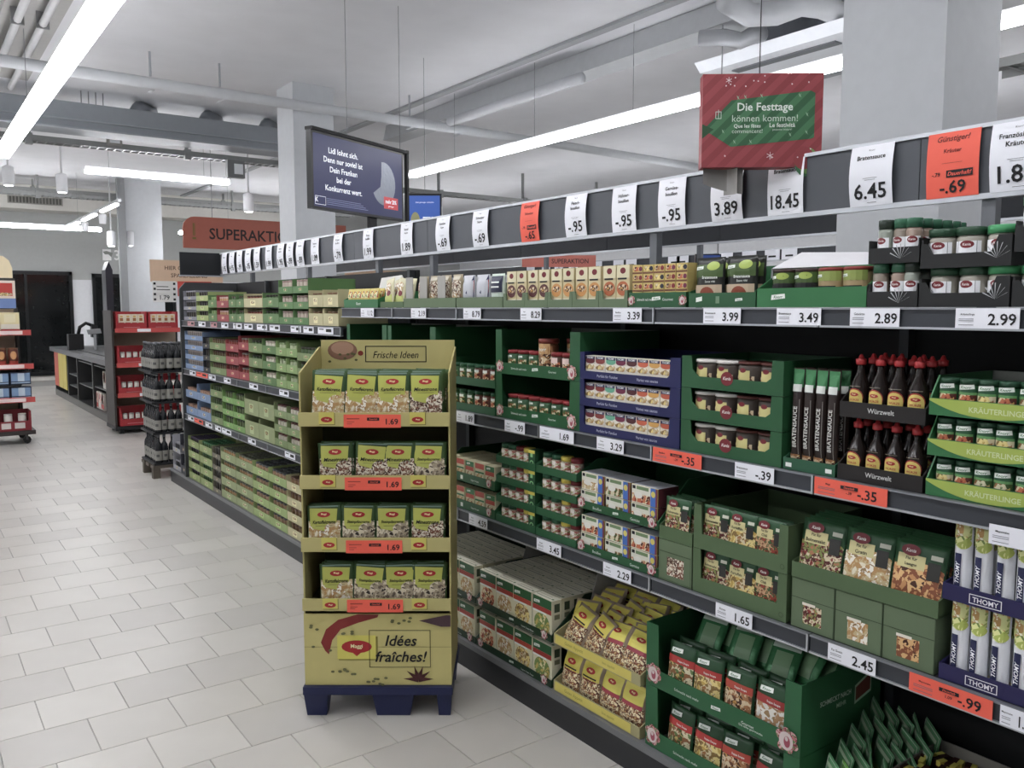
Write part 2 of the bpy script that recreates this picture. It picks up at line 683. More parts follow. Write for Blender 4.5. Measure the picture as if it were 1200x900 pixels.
cable_tray('perforated cable tray below the big grey duct', 12.1, 3.74, -1, 5.3)
cable_tray('wire cable tray along the far bulkhead', 18.9, 3.86, -2, 9)
cable_tray('upper rail with cables above the far bulkhead', 19.6, 4.02, -2, 9, w=.1)
cable_tray('wire cable tray behind the big column top', 6.9, 3.5, .5, 3.3, w=.35, along='y')
cable_tray('cable tray beyond the far end of the second light strip', 13.2, 3.7, 5.6, 13)
p = P(277, 198, Y=12.0)
B().box(p.x - .12, 12.0, p.z - .12, p.x + .12, 12.098, p.z + .12, M('#77797a', .5)).box(p.x - .03, 11.985, p.z - .07, p.x + .09, 12.0, p.z + .07, WHITE).build('junction_box', None, label='small grey junction box under the cable tray', cat='electrical box')
p = P(135, 163, Y=12.0)
B().box(p.x - .09, 12.03, p.z - .07, p.x + .09, 12.098, p.z + .07, M('#8f8d88', .5)).box(p.x - .06, 12.02, p.z - .045, p.x + .06, 12.03, p.z + .045, WHITE).build('emergency_lamp', None, label='small square emergency lamp on the cable tray', cat='lamp')
# air conditioner and grey duct box near the big column
ac = empty('air_conditioner', 'white ceiling cassette with a long dark slot beside the big column', 'air conditioner', None, (6.45, 3.9, 3.83))
B().prism([(-.34, 0), (.34, 0), (.42, .08), (-.42, .08)], 0, 1.55, M('#dfe3e8', .4)).build('cassette', ac)
B().box(-.2, .25, -.012, -.1, 1.3, 0, M('#5d6166', .5)).build('air_slot', ac)
B().box(6.6, 3.6, 3.95, 7.6, 5.2, CZ - .01, M('#8f949b', .5)).build('duct_box', None, label='grey metal duct box above the white ceiling cassette', cat='duct')
fd = B()
pa = [P(820, 45, Z=3.95), P(850, 44, Z=3.93), P(868, 48, Z=3.9), P(880, 42, Z=3.93), P(893, 39, Z=3.97)]
fd.tube(pa, .07, 12, M('#a9acb0', .5, .4))
fd.build('flexible_hose', None, True, label='silver ribbed hose bending to the grey duct box', cat='duct')
fd = B()
pa = [P(850, 0, Z=4.0), P(880, 18, Z=3.95), P(910, 16, Z=3.95), P(940, 5, Z=4.0), P(965, 8, Z=4.0), P(1010, 28, Z=4.0)]
fd.tube(pa, .09, 12, PIPE)
fd.build('bent_pipe', None, True, label='white bent pipe under the ceiling above the red box sign', cat='pipe')

# ================================================================== THE LONG SHELF
XF = 2.05            # front plane of the shelf edges
XB = 2.57            # back panels
MOD = .625
Y_S = .13            # near end (out of frame)
Y_M = 4.484          # where the two sections meet
Y_E = 8.45           # far end of the base
Y_U = 7.86           # far end of the upper shelves
DECK = M('#2a2c2f', .5, .2)
BACK = M('#17181a', .6)


def shelving(name, label, ya, yb, levels, panel_top, joints, ybase=None):
    ybase = ybase or yb
    r = empty('shelving_unit', label, 'shelf', None, (XF, ya, 0))
    B().box(0, 0, 0, .02, ybase - ya, .105, M('#24262a', .4)).build('kick_plate', r)
    B().box(-.004, 0, .105, .5, ybase - ya, .13, M('#6f7173', .4)).build('base_deck', r)
    B().box(.5, 0, .13, .52, yb - ya, panel_top, BACK).build('back_panel', r)
    ys = [ya] + [j for j in joints if ya < j < yb] + [yb]
    for a_, b_ in zip(ys, ys[1:]):
        for z, zt in levels:
            y0, y1 = a_ - ya + .002, b_ - ya - .002
            sh = B().box(.014, y0, z - .012, .5, y1, z, DECK).build('shelf_board', r)
            # hooked label strip: ribbed face with light lips
            pr = B()
            pr.box(0, y0, z - .048, .011, y1, z + .0, RAIL)
            pr.box(-.006, y0, z - .0525, .012, y1, z - .047, SILVER)
            pr.box(-.006, y0, z - .004, .0095, y1, z + .001, M('#888c92', .35, .5))
            pr.box(-.007, y0, z - .05, .0, y0 + .006, z, SILVER)
            pr.build('price_rail', r)
    y = ya + .06
    k = 0
    for y in [ya + .02] + [j for j in joints if ya < j < yb][1::2]:
        B().box(.46, y - ya, .13, .498, y - ya + .03, panel_top, M('#3a3d41', .4, .4)).build('upright', r)
    return r


JO = [.753 + i * .6219 for i in range(0, 13)]
JO = [.753, 1.378, 2.004, 2.63, 3.24, 3.858]
JL = [5.11, 5.735, 6.36, 6.985]
shelving('shelving_unit', 'long dark shelf section with sauces and soups, ending at the price board corner', Y_S, Y_M - .004, [(1.67, 0), (1.203, 0), (.745, 0)], 1.66, JO)
sl = shelving('shelving_unit', 'dark shelf section full of green preserve cases beside the bottle pallet', Y_M + .004, Y_U, [(1.56, 0), (1.13, 0), (.72, 0)], 1.9, JL, Y_E)
B().box(XF + .02, Y_E - .02, 0, XF + .5, Y_E, .105, M('#24262a', .4)).build('end_kick', sl)
# base fronts: grey edge
ep = B()
pts = [(-.012, .135), (.56, .135), (.56, 1.84), (.5, 1.9), (.04, 1.9), (-.012, 1.84)]
ep.prism([(XF + a_, b_) for a_, b_ in pts], Y_U + .003, Y_U + .03, M('#3a3c3e', .5))
ep.build('end_panel', None, label='dark rounded end panel closing the long shelf beside the bottles', cat='panel')

# header boards above the shelf
BX = 2.58
BANDZ0, BANDZ1 = 1.995, 2.20
PANEL = M('#50545b', .45)


def band(label, x, ya, yb, z0, z1, posts, pz, pieces, PANEL=PANEL):
    r = empty('header_board', label, 'price board', None, (x, ya, z0))
    n = pieces
    L_ = yb - ya
    for k in range(n):
        B().box(0, L_ * k / n + .002, .008, .012, L_ * (k + 1) / n - .002, z1 - z0 - .008, PANEL).build('board_panel', r)
    B().box(-.008, 0, -.008, .014, L_, .008, SILVER).build('edge_rail', r)
    B().box(-.008, 0, z1 - z0 - .008, .014, L_, z1 - z0 + .004, SILVER).build('edge_rail', r)
    for p_ in posts:
        B().box(.016, p_ - ya - .02, pz - z0, .05, p_ - ya + .02, z1 - z0 - .01, M('#6b6f74', .35, .5)).build('post', r)
    return r


band('long dark grey header board carrying tall price cards above the shelf', BX, .4, 8.42, BANDZ0, BANDZ1, [Yat(768, 1.9, 2.61), Yat(508, 1.9, 2.61), Yat(444, 1.9, 2.61), 1.2, 6.3, 7.6], 1.4, 8)
B().box(2.20, 8.44, 1.985, 2.62, 8.455, 2.205, M('#1d2024', .5)).box(2.19, 8.436, 1.975, 2.63, 8.46, 1.988, SILVER).build('header_board', None, label='short black header board turned crosswise at the far shelf end', cat='price board')
# parallel shelf behind, seen through the gap
r2 = band('second header board of the parallel shelf behind the column', 5.2, 1.8, 13.5, 2.18, 2.39, [Yat(820, 2.1, 5.23), Yat(640, 2.1, 5.23), 3.0], 1.64, 9, M('#2a2e34', .5))  # panel colour darkened to stand for the unlit back side
r3 = band('third low header board with white cards far behind', 8.0, 3.0, 13.5, 2.2, 2.33, [], 2.0, 8, M('#3a3e44', .5))
for i, px in enumerate((925, 905, 878, 851, 800, 790, 740, 725, 700, 690, 672, 655, 640, 622, 1010, 1045)):
    p = P(px, 300, X=7.985)
    B().box(-.003, -.1, 0, 0, .1, .115, PAPER).prints([('r', -.05, .03, .05, .05, INK)], lambda x, z, l: (-.003 - l, -x, z)).build('price_card', None, label='small white card on the third header board, %s seen from the tall column' % ORD[i], cat='price card', group='white cards on the third header board', loc=(7.985, p.y, 2.208))
for (xx, ya_, yb_, zt) in ((5.2, 1.8, 13.5, 1.62), (8.0, 3.0, 13.5, 1.6)):
    r_ = empty('shelving_unit', 'dark back of the parallel shelf behind the column' if xx < 6 else 'farthest parallel shelf behind the third header board', 'shelf', None, (xx, ya_, 0))
    B().box(0, 0, 0, .04, yb_ - ya_, zt, BACK).build('back_panel', r_)
    for z in (.2, .7, 1.2, zt - .05):
        B().box(-.4, 0, z, 0, yb_ - ya_, z + .03, DECK).build('shelf_board', r_)

# ------------------------------------------------------------------ tall price cards in the header board
FRX = lambda x, z, l: (-l, -x, z)


def bandcard(px, lines, price, color='w', w=.148, z0=None, note=''):
    y = Yat(px, 2.09, BX - .01)
    m = PAPER if color == 'w' else ORANGE
    h = BANDZ1 - BANDZ0 - .012
    b = B()
    # slightly bowed card
    n = 6
    bow = rnd.uniform(.006, .014)
    for i in range(n):
        pass
    surf0 = lambda x, z, l: (-bow * math.sin(math.pi * min(max(z / h, 0), 1)) - .001 - l, -x, z)
    b.grid(lambda x, z: surf0(x, z, 0), -w / 2, w / 2, 0, h, 2, 8, m)
    b.grid(lambda x, z: tuple(Vector(surf0(x, z, 0)) + Vector((.0008, 0, 0))), -w / 2, w / 2, 0, h, 2, 8, m)
    nm = 'white' if color == 'w' else 'orange'
    o = b.build('price_card', None, True, label=f'{nm} tall price card reading {price}{note} in the header board', cat='price card', loc=(BX - .009, y, BANDZ0 + .006))
    it = []
    if color == 'w':
        it.append(('t', 'Knorr', 0, h * .9, .006, INK))
        for k, s in enumerate(lines):
            it.append(('t', s, 0, h * (.76 - .12 * k), .0145, INK, 'b', w * .86))
        it.append(('r', -.025, h * .45, .025, h * .455, INK))
        it.append(('r', -.018, h * .42, .018, h * .425, INK))
        it.append(('t', price, .0, h * .11, .05, INK, 'b', w * .8))
        it.append(('r', -.012, h * .05, .02, h * .056, INK))
    else:
        it.append(('t', 'Günstiger!', 0, h * .83, .022, M('#7a2a20', .6), 'bi', w * .84))
        it.append(('t', lines[0], 0, h * .68, .012, M('#7a1f1a', .6), 'b', w * .6))
        it.append(('r', -.03, h * .52, .03, h * .525, M('#a0372a', .6)))
        it.append(('t', note.split()[-1] if note else '-.79', -w * .3, h * .33, .012, INK, 'b', w * .26))
        it.append(('r', -w * .1, h * .30, w * .4, h * .41, INK))
        it.append(('t', 'Dauerhaft!', w * .15, h * .325, .012, ORANGE, 'bi', w * .45))
        it.append(('t', price, w * .02, h * .06, .038, INK, 'b', w * .6))
    b2 = B().prints(it, surf0, 2)
    b2.build('lettering', o)
    return o


CARDS = [(263.5, ['Nudeln'], '1.95', 0), (272.4, ['Sugo'], '4.95', 0), (281.2, ['Pesto'], '-.99', 0), (291.6, ['Tomaten'], '-.95', 0), (302, ['Sauce'], '1.59', 0),
         (315.4, ['Bouillon'], '1.99', 0), (329.7, ['Hühner', 'bouillon'], '1.95', 0), (340.7, ['Reis', 'Sugo'], '-.99', 0), (352.6, ['Gemüse'], '-.89', 0), (369.5, ['Tomaten', 'püree'], '1.09', 0),
         (397, ['Kräuter', 'bouillon'], '-.79', 0), (432, ['Rinds', 'bouillon'], '1.99', 0), (477, ['Beutel', 'Suppen'], '1.89', 0), (520, ['Gemüse-', 'Suppe'], '-.69', 0),
         (564, ['Schweizer', 'Suppen'], '-.69', 0), (676, ['Fleisch-', 'bouillon'], '-.95', 0), (732, ['Hühner-', 'bouillon'], '-.95', 0), (788, ['Gemüse-', 'bouillon'], '-.95', 0),
         (853, ['Bouillon'], '3.89', 0), (921, ['Bratensauce'], '18.45', 0), (1022, ['Bratensauce'], '6.45', 0), (1194, ['Französische', 'Kräuter'], '1.89', 0)]
NOTE = {853: 'half covered by the red box sign', 921: 'just below the red box sign', 1022: 'beside the orange herb card', 1194: 'cut by the picture edge', 788: 'before the red box sign', 676: 'next after the orange -.65 card'}
seen = {}
for px, ls, pr, _ in CARDS:
    seen[pr] = seen.get(pr, 0) + 1
    o = bandcard(px, ls, pr, 'w')
    o['label'] = squeeze('white tall price card reading %s, %s, %s' % (pr, ' '.join(ls).lower().replace('- ', ''), NOTE.get(px) or ORD[CARDS.index((px, ls, pr, _))] + ' from the black crosswise board'))
o = bandcard(622, ['Schweizer'], '-.65', 'o')
o['label'] = 'orange tall price card reading -.65 among white ones in the header board'
o = bandcard(1117, ['Kräuter'], '-.69', 'o', w=.155)
o['label'] = 'orange tall price card reading -.69 above the spice jars'


# ------------------------------------------------------------------ small tickets in the shelf edges
def ticket(px, z, price, color='w', w=.075, x=XF, h=.047, name='', where='', dy=0, px_is_y=False):
    y = px if px_is_y else Yat(px, z, x)
    m = PAPER if color == 'w' else ORANGE
    b = B()
    b.box(-.0015, -w / 2, 0, 0, w / 2, h, m)
    o = b.build('price_ticket', None, label='%s shelf ticket reading %s %s' % ('white' if color == 'w' else 'orange', price, where), cat='price ticket', loc=(x - .0078, y, z - .0475 + dy))
    it = [('t', price, w * .24, h * .16, h * .58, INK, 'b', w * .44)]
    it.append(('t', name or 'Knorr', -w * .3, h * .62, h * .13, INK, 'b', w * .3))
    for q in (.45, .36, .15):
        it.append(('r', -w * .44, h * q, -w * .2, h * (q + .03), M('#707078', .6)))
    if color != 'w':
        it.append(('r', -w * .12, h * .58, w * .12, h * .78, INK))
        it.append(('t', 'Dauerhaft', 0, h * .62, h * .12, ORANGE, 'bi', w * .22))
        it.append(('t', color, 0, h * .3, h * .17, INK, 'b', w * .14))
    B().prints(it, lambda x_, z_, l: (-.0015 - l, -x_, z_)).build('lettering', o)
    return o


# (centre pixel, pixel width, text)
UNDER = {(432, 1.67): 'under the bright spice sachets', (492, 1.67): 'under the mushroom bags', (555, 1.67): 'under the navy and white bags', (624, 1.67): 'under the upright soup boxes', (737, 1.67): 'at the stacked bouillon packs', (848, 1.67): 'under the large dark gravy pouches', (938, 1.67): 'under the round gravy cans', (1027, 1.67): 'under the slim spice jars', (1159, 1.67): 'under the wide herb jars',
         (547, 1.203): 'beside the yellow stand, middle shelf', (605, 1.203): 'under the tall green trays', (654, 1.203): 'at the tall green tray end post', (717, 1.203): 'under the dark blue sauce trays', (795, 1.203): 'before the three green cup trays', (886, 1.203): 'under the green cup trays', (998, 1.203): 'under the dark seasoning bottles',
         (562, .745): 'beside the yellow stand, low shelf', (645, .745): 'under the green jar towers', (725, .745): 'under the blue and white stock boxes', (862, .745): 'under the framed sage trays', (1000, .745): 'under the closed sage cartons', (1115, .745): 'under the white tubes'}


def tickets(rows, z, where):
    for px, pw, pr, c, nm in rows:
        und = UNDER.get((px, z), '')
        w = abs(Yat(px - pw / 2, z) - Yat(px + pw / 2, z))
        ticket(px, z, pr, c, w, name=nm, where=und or where)


tickets([(432, 15, '1.12', 'w', 'Suppe'), (492, 17, '2.19', 'w', ''), (555, 20, '8.79', 'w', 'Suppe'), (624, 24, '8.29', 'w', 'Suppe'), (737, 33, '3.39', 'w', 'Bouillon'), (848, 43, '3.99', 'w', 'Bratensauce'), (938, 51, '3.49', 'w', 'Bratensauce'),
         (1027, 57, '2.89', 'w', 'Gewürze'), (1159, 74, '2.99', 'w', 'Kräuterlinge')], 1.67, 'on the eye-level shelf edge')
tickets([(547, 20, '1.89', 'w', ''), (605, 23, '-.99', 'w', ''), (654, 39, '1.69', 'w', ''), (717, 31, '3.29', 'w', 'Thomy'), (795, 56, '-.35', '-.39', 'Bouillon'), (886, 45, '-.39', 'w', 'Bratensauce'), (998, 84, '-.35', '-.39', 'Maggi')], 1.203, 'on the middle shelf edge')
tickets([(562, 21, '4.59', 'w', ''), (645, 28, '3.45', 'w', ''), (725, 32, '2.29', 'w', ''), (862, 42, '1.65', 'w', 'Risotto'), (1000, 55, '2.45', 'w', 'Fix Gratin'), (1115, 96, '-.99', '1.09', 'Mayonnaise')], .745, 'on the low shelf edge')
o = ticket(1203, 1.203, '1.99', 'w', .15, name='Mayonnaise', where='hanging below the middle shelf edge by the tube trays', dy=-.035)
o = ticket(1196, .745, '1.29', 'w', .08, name='Mayonnaise', where='on the low shelf edge beyond the orange one')
kk = 0
for z, rows in ((1.56, [(228, 8, 'r'), (241, 8, 'w'), (255, 7, 'r'), (268, 8, 'w'), (283, 10, 'w'), (296, 10, 'w'), (312, 12, 'w'), (327, 12, 'w'), (352, 12, 'w'), (367, 12, 'w'), (387, 18, 'w')]),
                (1.13, [(230, 7, 'w'), (241, 13, 'o'), (253, 8, 'w'), (271, 8, 'w'), (302, 10, 'w'), (338, 11, 'w')]),
                (.72, [(228, 7, 'w'), (237, 10, 'o'), (249, 8, 'w'), (260, 7, 'w'), (270, 11, 'w'), (300, 9, 'w'), (345, 12, 'w')])):
    for i, (px, pw, c) in enumerate(rows):
        w = abs(Yat(px - pw / 2, z) - Yat(px + pw / 2, z))
        y = Yat(px, z)
        m = {'w': PAPER, 'o': ORANGE, 'r': M('#c98f92', .5)}[c]
        o = B().box(-.0015, -w / 2, 0, 0, w / 2, .042, m).prints([('r', w * .05, .012, w * .4, .03, INK), ('r', -w * .4, .024, -w * .1, .03, INK)], lambda x_, z_, l: (-.0015 - l, -x_, z_)).build('price_ticket', None, cat='price ticket', loc=(XF - .0005, y, z - .044), group='small tickets under the preserve cases',
            label='%s ticket, %s from the bottle pallet, on the %s edge under the preserves' % ({'w': 'white', 'o': 'orange', 'r': 'pinkish'}[c], ORD[i], {1.56: 'upper', 1.13: 'middle', .72: 'low'}[z]))
        kk += 1

# ================================================================== GOODS
F_BROWN = food('#6b3a1e', '#a9713f', '#d9c29a', '#4a2412', '#c4903a')
F_MINE = food('#b9a58a', '#7d4a33', '#e2d8c2', '#54301f', '#a8957a', scale=90)
F_GREEN = food('#5f7d3a', '#d8d0a8', '#8f5a2c', '#3c5a22', '#cbb25a')
F_RED = food('#8e2a1c', '#c8693a', '#e3cfa2', '#5b1f14', '#d6a64a')
F_CREAM = food('#e3d9bd', '#c9b27c', '#b88a4a', '#efe9da', '#9a7a4a')
F_YEL = food('#c9a53a', '#e8d27a', '#8a6a2a', '#d8c9a0', '#a56a2a')
F_BADGE = food('#a83a4a', '#d8a8a4', '#8a2a3a', '#5a8a4a', '#c86a74', scale=120)
F_PASTA = food('#d8b46a', '#8a4a2a', '#efe0b0', '#5a2a1a', '#b98a4a', scale=110)
CREAMC = M('#e6dfae', .5)
BURG = M('#7a1a26', .4)
KN2 = M('#1d7038', .4)
LIME = M('#a4b52a', .5)
NAVY = M('#1d2350', .45)
GREYC = M('#a5a39c', .7)
FOILG = M('#2f7d46', .25, .2, bump=.3, scale=40)
LOGOG = M('#e8eee6', .4)


def knorr_logo(x, z, s):
    return [('p', [(x - s, z - s * .3), (x + s, z - s * .1), (x + s * .92, z + s * .45), (x - s * .95, z + s * .3)], LOGOG), ('t', 'Knorr', x, z - s * .12, s * .36, KN2, 'bi', s * 1.5)]


def maggi_logo(x, z, s):
    return [('e', x, z, s, s * .42, REDLOGO), ('t', 'Maggi', x, z - s * .15, s * .36, M('#f4e49a', .4), 'b', s * 1.55)]


def pill(w, h, t, front, items, base=None, name='pouch', seal=.012, food_edge=None, foot=False):
    """filled bag: bulged front and back, flat crimped seals; the print is a part of its own"""
    def th(x, z):
        a = max(0.0, 1 - abs(2 * x / w) ** 3) ** .6
        zz = min(1.0, max(0.0, (z - seal * (0 if foot else 1)) / (h * .28))) * min(1.0, max(0.0, (h - seal - z) / (h * .28)))
        if foot:
            zz = min(1.0, max(0.0, (h - seal - z) / (h * .75))) ** .7
        return .0012 + t / 2 * a * math.sin(zz * math.pi / 2)
    b = B()
    nx, nz = 8, 10
    def pt(i, j, sgn):
        x = -w / 2 + w * i / nx
        z = h * j / nz
        return (x * (1 - .03 * math.sin(math.pi * j / nz)), t / 2 + sgn * th(x, z), z)
    idx = {}
    vs, fs = [], []
    for sgn in (-1, 1):
        for j in range(nz + 1):
            for i in range(nx + 1):
                idx[sgn, i, j] = len(vs)
                vs.append(pt(i, j, sgn))
    for j in range(nz):
        for i in range(nx):
            fs.append((idx[-1, i, j], idx[-1, i + 1, j], idx[-1, i + 1, j + 1], idx[-1, i, j + 1]))
            fs.append((idx[1, i, j], idx[1, i, j + 1], idx[1, i + 1, j + 1], idx[1, i + 1, j]))
    for j in range(nz):
        fs.append((idx[-1, 0, j], idx[-1, 0, j + 1], idx[1, 0, j + 1], idx[1, 0, j]))
        fs.append((idx[-1, nx, j], idx[1, nx, j], idx[1, nx, j + 1], idx[-1, nx, j + 1]))
    for i in range(nx):
        fs.append((idx[-1, i, 0], idx[1, i, 0], idx[1, i + 1, 0], idx[-1, i + 1, 0]))
        fs.append((idx[-1, i, nz], idx[-1, i + 1, nz], idx[1, i + 1, nz], idx[1, i, nz]))
    b.add(vs, fs, front)
    o = b.build(name, smooth=True)
    B().prints(items, lambda x, z, l: (x * .975, t / 2 - th(x, z) - l * 1.7 - .0007, z), 2).build('printed_front', o)
    return o


def carton(w, h, d, m, items, name='carton', top=None, side=None, topitems=None, sideitems=None):
    o = B().box(-w / 2, 0, 0, w / 2, d, h, m, top=top, side=side).build(name)
    b = B().prints(items, flat(0))
    if topitems:
        b.prints(topitems, lambda x, z, l: (x, z, h + l))
    if sideitems:
        b.prints(sideitems, lambda x, z, l: (w / 2 + l, x, z))
    b.build('printed_front', o)
    return o


def jar(r, h, body, items, lid, lidh=.015, name='jar', lidr=1.0, lidm2=None, n=14):
    o = B().lathe([(r * .93, 0), (r, .004), (r, h - lidh - .008), (r * .9, h - lidh)], n, body, 0, r).build(name, smooth=True)
    B().lathe([(r * lidr, h - lidh + .0005), (r * lidr, h - .002), (r * lidr * .93, h)], n, lid, 0, r).build('lid', o, True)
    if items:
        B().prints(items, cyl(r, r), True).build('printed_label', o)
    return o


def bottle_sauce():
    r, h = .026, .165
    gl = M('#1a0f0a', .12)
    o = B().lathe([(r * .92, 0), (r, .005), (r, h * .42), (r * .93, h * .5), (r * .45, h * .68), (r * .34, h * .76), (r * .34, h * .83)], 14, gl, 0, r).build('sauce_bottle', smooth=True)
    B().lathe([(.0125, h * .83), (.0135, h * .85), (.0135, h * .92), (.008, h * .93), (.006, h * .97), (.003, h)], 12, M('#ad181e', .4), 0, r).build('red_cap', o, True)
    it = [('e', 0, .05, .024, .024, M('#a82a20', .4)), ('e', 0, .05, .0215, .0205, M('#dcc552', .4)), ('r', -.0215, .004, .0215, .05, M('#dcc552', .4))] + maggi_logo(0, .057, .012) + [('t', 'WÜRZE', 0, .04, .007, REDLOGO, 'b'), ('r', -.016, h * .475, .016, h * .482, M('#8a8068', .4))]
    B().prints(it, cyl(r, r), True).build('printed_label', o)
    return o


def tray(w, d, h, lip, m, post=None, back=None, slope=.25, items=(), inner=None, name='tray', th=.004, lippts=None, sideitems=None, lippost=None):
    """open cardboard tray: floor, back, two sides and a cut-out front"""
    b = B()
    inner = inner or m
    back = h if back is None else back
    b.box(-w / 2, .001, 0, w / 2, d, th, m, top=inner)
    b.box(-w / 2, d - th, 0, w / 2, d, back, m, front=inner)
    for s_ in (-1, 1):
        x0, x1 = (s_ * w / 2, s_ * (w / 2 - th))
        fh = h if post is not None else lip
        pts = [(0, 0), (d, 0), (d, back), (d * slope, h), (0, fh)]
        if post is not None:
            pts = [(0, 0), (d, 0), (d, back), (0, h)]
        b.prism(pts, min(x0, x1), max(x0, x1), m, 'x')
    if lippts:
        pts = lippts
    elif post is not None:
        p1, p2 = post if isinstance(post, tuple) else (post, post)
        pts = [(-w / 2, 0), (w / 2, 0), (w / 2, h), (w / 2 - p2, h), (w / 2 - p2 - .004, lip), (-w / 2 + p1 + .004, lip), (-w / 2 + p1, h), (-w / 2, h)]
    else:
        pts = [(-w / 2, 0), (w / 2, 0), (w / 2, lip), (-w / 2, lip)]
    b.prism(pts, -.002, th - .002, m)
    o = b.build(name)
    if items or sideitems:
        q = B().prints(list(items), flat(-.002))
        if sideitems:
            q.prints(sideitems, lambda x, z, l: (w / 2 + l, x, z))
        q.build('printed_front', o)
    return o


GX = XF + .015        # goods stand just behind the shelf edge


def span(pa, pb, z, x=2.08):
    a_, b_ = (Yat(p, z, x) if p > 20 else p for p in (pa, pb))
    return a_, b_


def fill(protos, ya, yb, z, n, desc, where, cat, group, x=GX + .008, rows=1, dx=.06, tilt=0, jit=.03, zj=0, order=None, dz=0, stack=1, sh=0, ord_from='the far end', roll=0, skip=()):
    """n things side by side from the far end ya to the near end yb, ROWS deep"""
    step = (ya - yb) / n
    for s_ in range(stack):
        for k in range(rows):
            for i in range(n):
                if (i, k) in skip:
                    continue
                pr = protos[(order[i] if order else i) % len(protos)]
                ds = desc[(order[i] if order else i) % len(desc)] if isinstance(desc, (list, tuple)) else desc
                lb = f'{ds} {where}, {ORD[i]} from {ord_from}'
                if rows > 1 and k:
                    lb += f', {ORD[k]} row'
                if stack > 1:
                    lb += ', upper' if s_ else ', lower'
                put(pr, (x + k * dx + rnd.uniform(0, .003), ya - step * (i + .5) + rnd.uniform(-.002, .002), z + .0045 + k * dz + s_ * sh), lb, cat, group, tilt=tilt, jit=jit, roll=rnd.uniform(-roll, roll))


def puttray(o, ya, yb, z, label, group=None, x=GX, cat='cardboard tray'):
    return put(o, (x, (ya + yb) / 2, z), label, cat, group)


# ---------- middle shelf (z = 1.203)
Z2 = 1.2045
kn_text = lambda w, s='Schmeckt nach mehr': [('t', s, -w * .2, .022, .009, LOGOG, '', w * .3), ('t', 'Gourmet', w * .2, .022, .009, LOGOG, '', w * .25), *knorr_logo(0, .028, .02)]


def badge(x, z, s=.03):
    r_ = [(.55, .5, .5), (-.6, .35, .45), (.3, -.6, .38), (-.45, -.58, .4), (.85, -.15, .35), (0, .8, .4)]
    return [('e', x + a_ * s, z + b_ * s, s * c_, s * c_, F_BADGE) for a_, b_, c_ in r_] + [('e', x, z, s * .7, s * .8, M('#d8c8c4', .5)), ('e', x + s * .1, z - s * .05, s * .32, s * .5, M('#a8485a', .5)), ('e', x + s * .05, z + s * .2, s * .16, s * .2, M('#d8c8c4', .5))]


jar_g = jar(.0345, .098, M('#2e5a34', .3), [('r', -.03, .006, .03, .06, F_GREEN), *knorr_logo(0, .07, .014)], M('#8a1f24', .35), name='soup_jar')
jar_r = jar(.0345, .098, M('#5a3a2c', .3), [('r', -.03, .006, .03, .06, F_RED), ('r', -.02, .056, .02, .078, M('#e6c9c0', .4))], M('#8a1f24', .35), name='soup_jar')
jar_s = jar(.026, .09, M('#3c6a40', .3), [('r', -.024, .006, .024, .055, F_GREEN), ('r', -.018, .055, .018, .067, LOGOG)], M('#1b5a38', .35), name='soup_jar')
jar_t = jar(.026, .09, M('#6a3a2c', .3), [('r', -.024, .006, .024, .055, F_RED), ('r', -.018, .055, .018, .067, LOGOG)], M('#1b5a38', .35), name='soup_jar')
tub = jar(.04, .15, M('#8a5a34', .35), [('r', -.05, .02, .05, .12, F_BROWN), ('r', -.04, .09, .04, .13, M('#c89a5a', .4)), ('t', 'Knorr', 0, .1, .015, LOGOG, 'b')], M('#7a2a1e', .35), name='gravy_tub', lidr=1.06, lidh=.02)

TW = .553
protoB = [tray(TW, .42, .187, .048, KNORR, (.042, .058), items=kn_text(TW, 'Schmeckt nach mehr') + badge(-TW / 2 + .03, .03, .024) + badge(TW / 2 - .045, .03, .026), inner=KNORRIN, name='display_tray')]
for k, nm in ((0, 'lower'), (1, 'upper')):
    puttray(protoB[0], 2.957, 2.404, Z2 + k * .188, f'{nm} tall green tray with end posts beside the dark blue trays', 'tall green trays with posts')
    for ce, w_ in ((3.702, 'half hidden behind the yellow stand'), (4.2, 'beside the shelf joint behind the yellow stand')):
        o = put(protoB[0], (GX, ce, Z2 + k * .188), f'{nm} tall green tray, {w_}', 'cardboard tray', 'tall green trays with posts')
        o.scale = (.485 / TW, 1, 1)
fill([jar_g], 2.91, 2.47, Z2, 6, 'green soup jar with red lid', 'in the lower tall green tray', 'jar', 'soup jars with red lids', rows=1)
fill([jar_g, jar_g, jar_g, jar_r, jar_r, jar_r], 2.91, 2.47, Z2 + .188, 6, ['green soup jar with red lid', 'brown soup jar with red lid'], 'in the upper tall green tray', 'jar', 'soup jars with red lids', order=[0, 0, 0, 3, 4, 4], skip=((3, 0),))
put(tub, (GX + .012, 2.66, Z2 + .193), 'tall brown gravy tub with red lid standing among the small jars', 'tub')
put(tub, (GX + .11, 2.6, Z2 + .193), 'tall brown gravy tub with red lid behind the first one', 'tub')
for ce in (3.702, 4.2):
    w_ = 'behind the yellow stand' if ce < 4 else 'by the section joint'
    fill([jar_s, jar_t], ce + .19, ce - .19, Z2 + .188, 6, ['green soup jar', 'red soup jar'], 'in the upper tray ' + w_, 'jar', 'small soup jars')
trA = tray(.41, .4, .118, .034, KNORR, .0, items=[('r', -.19, .012, -.17, .03, LOGOG)], name='display_tray', inner=KNORR)
for k, nm in ((0, 'lower'), (1, 'upper')):
    puttray(trA, 3.375, 2.963, Z2 + k * .119, f'{nm} low green jar tray next to the yellow stand', 'low green jar trays')
    fill([jar_s, jar_s, jar_t, jar_t], 3.35, 2.975, Z2 + k * .119, 6, ['green lidded soup jar', 'green lidded soup jar', 'red soup jar', 'red soup jar'], f'in the {nm} low green tray', 'jar', 'small soup jars', order=[0, 1, 0, 2, 3, 2], rows=1)
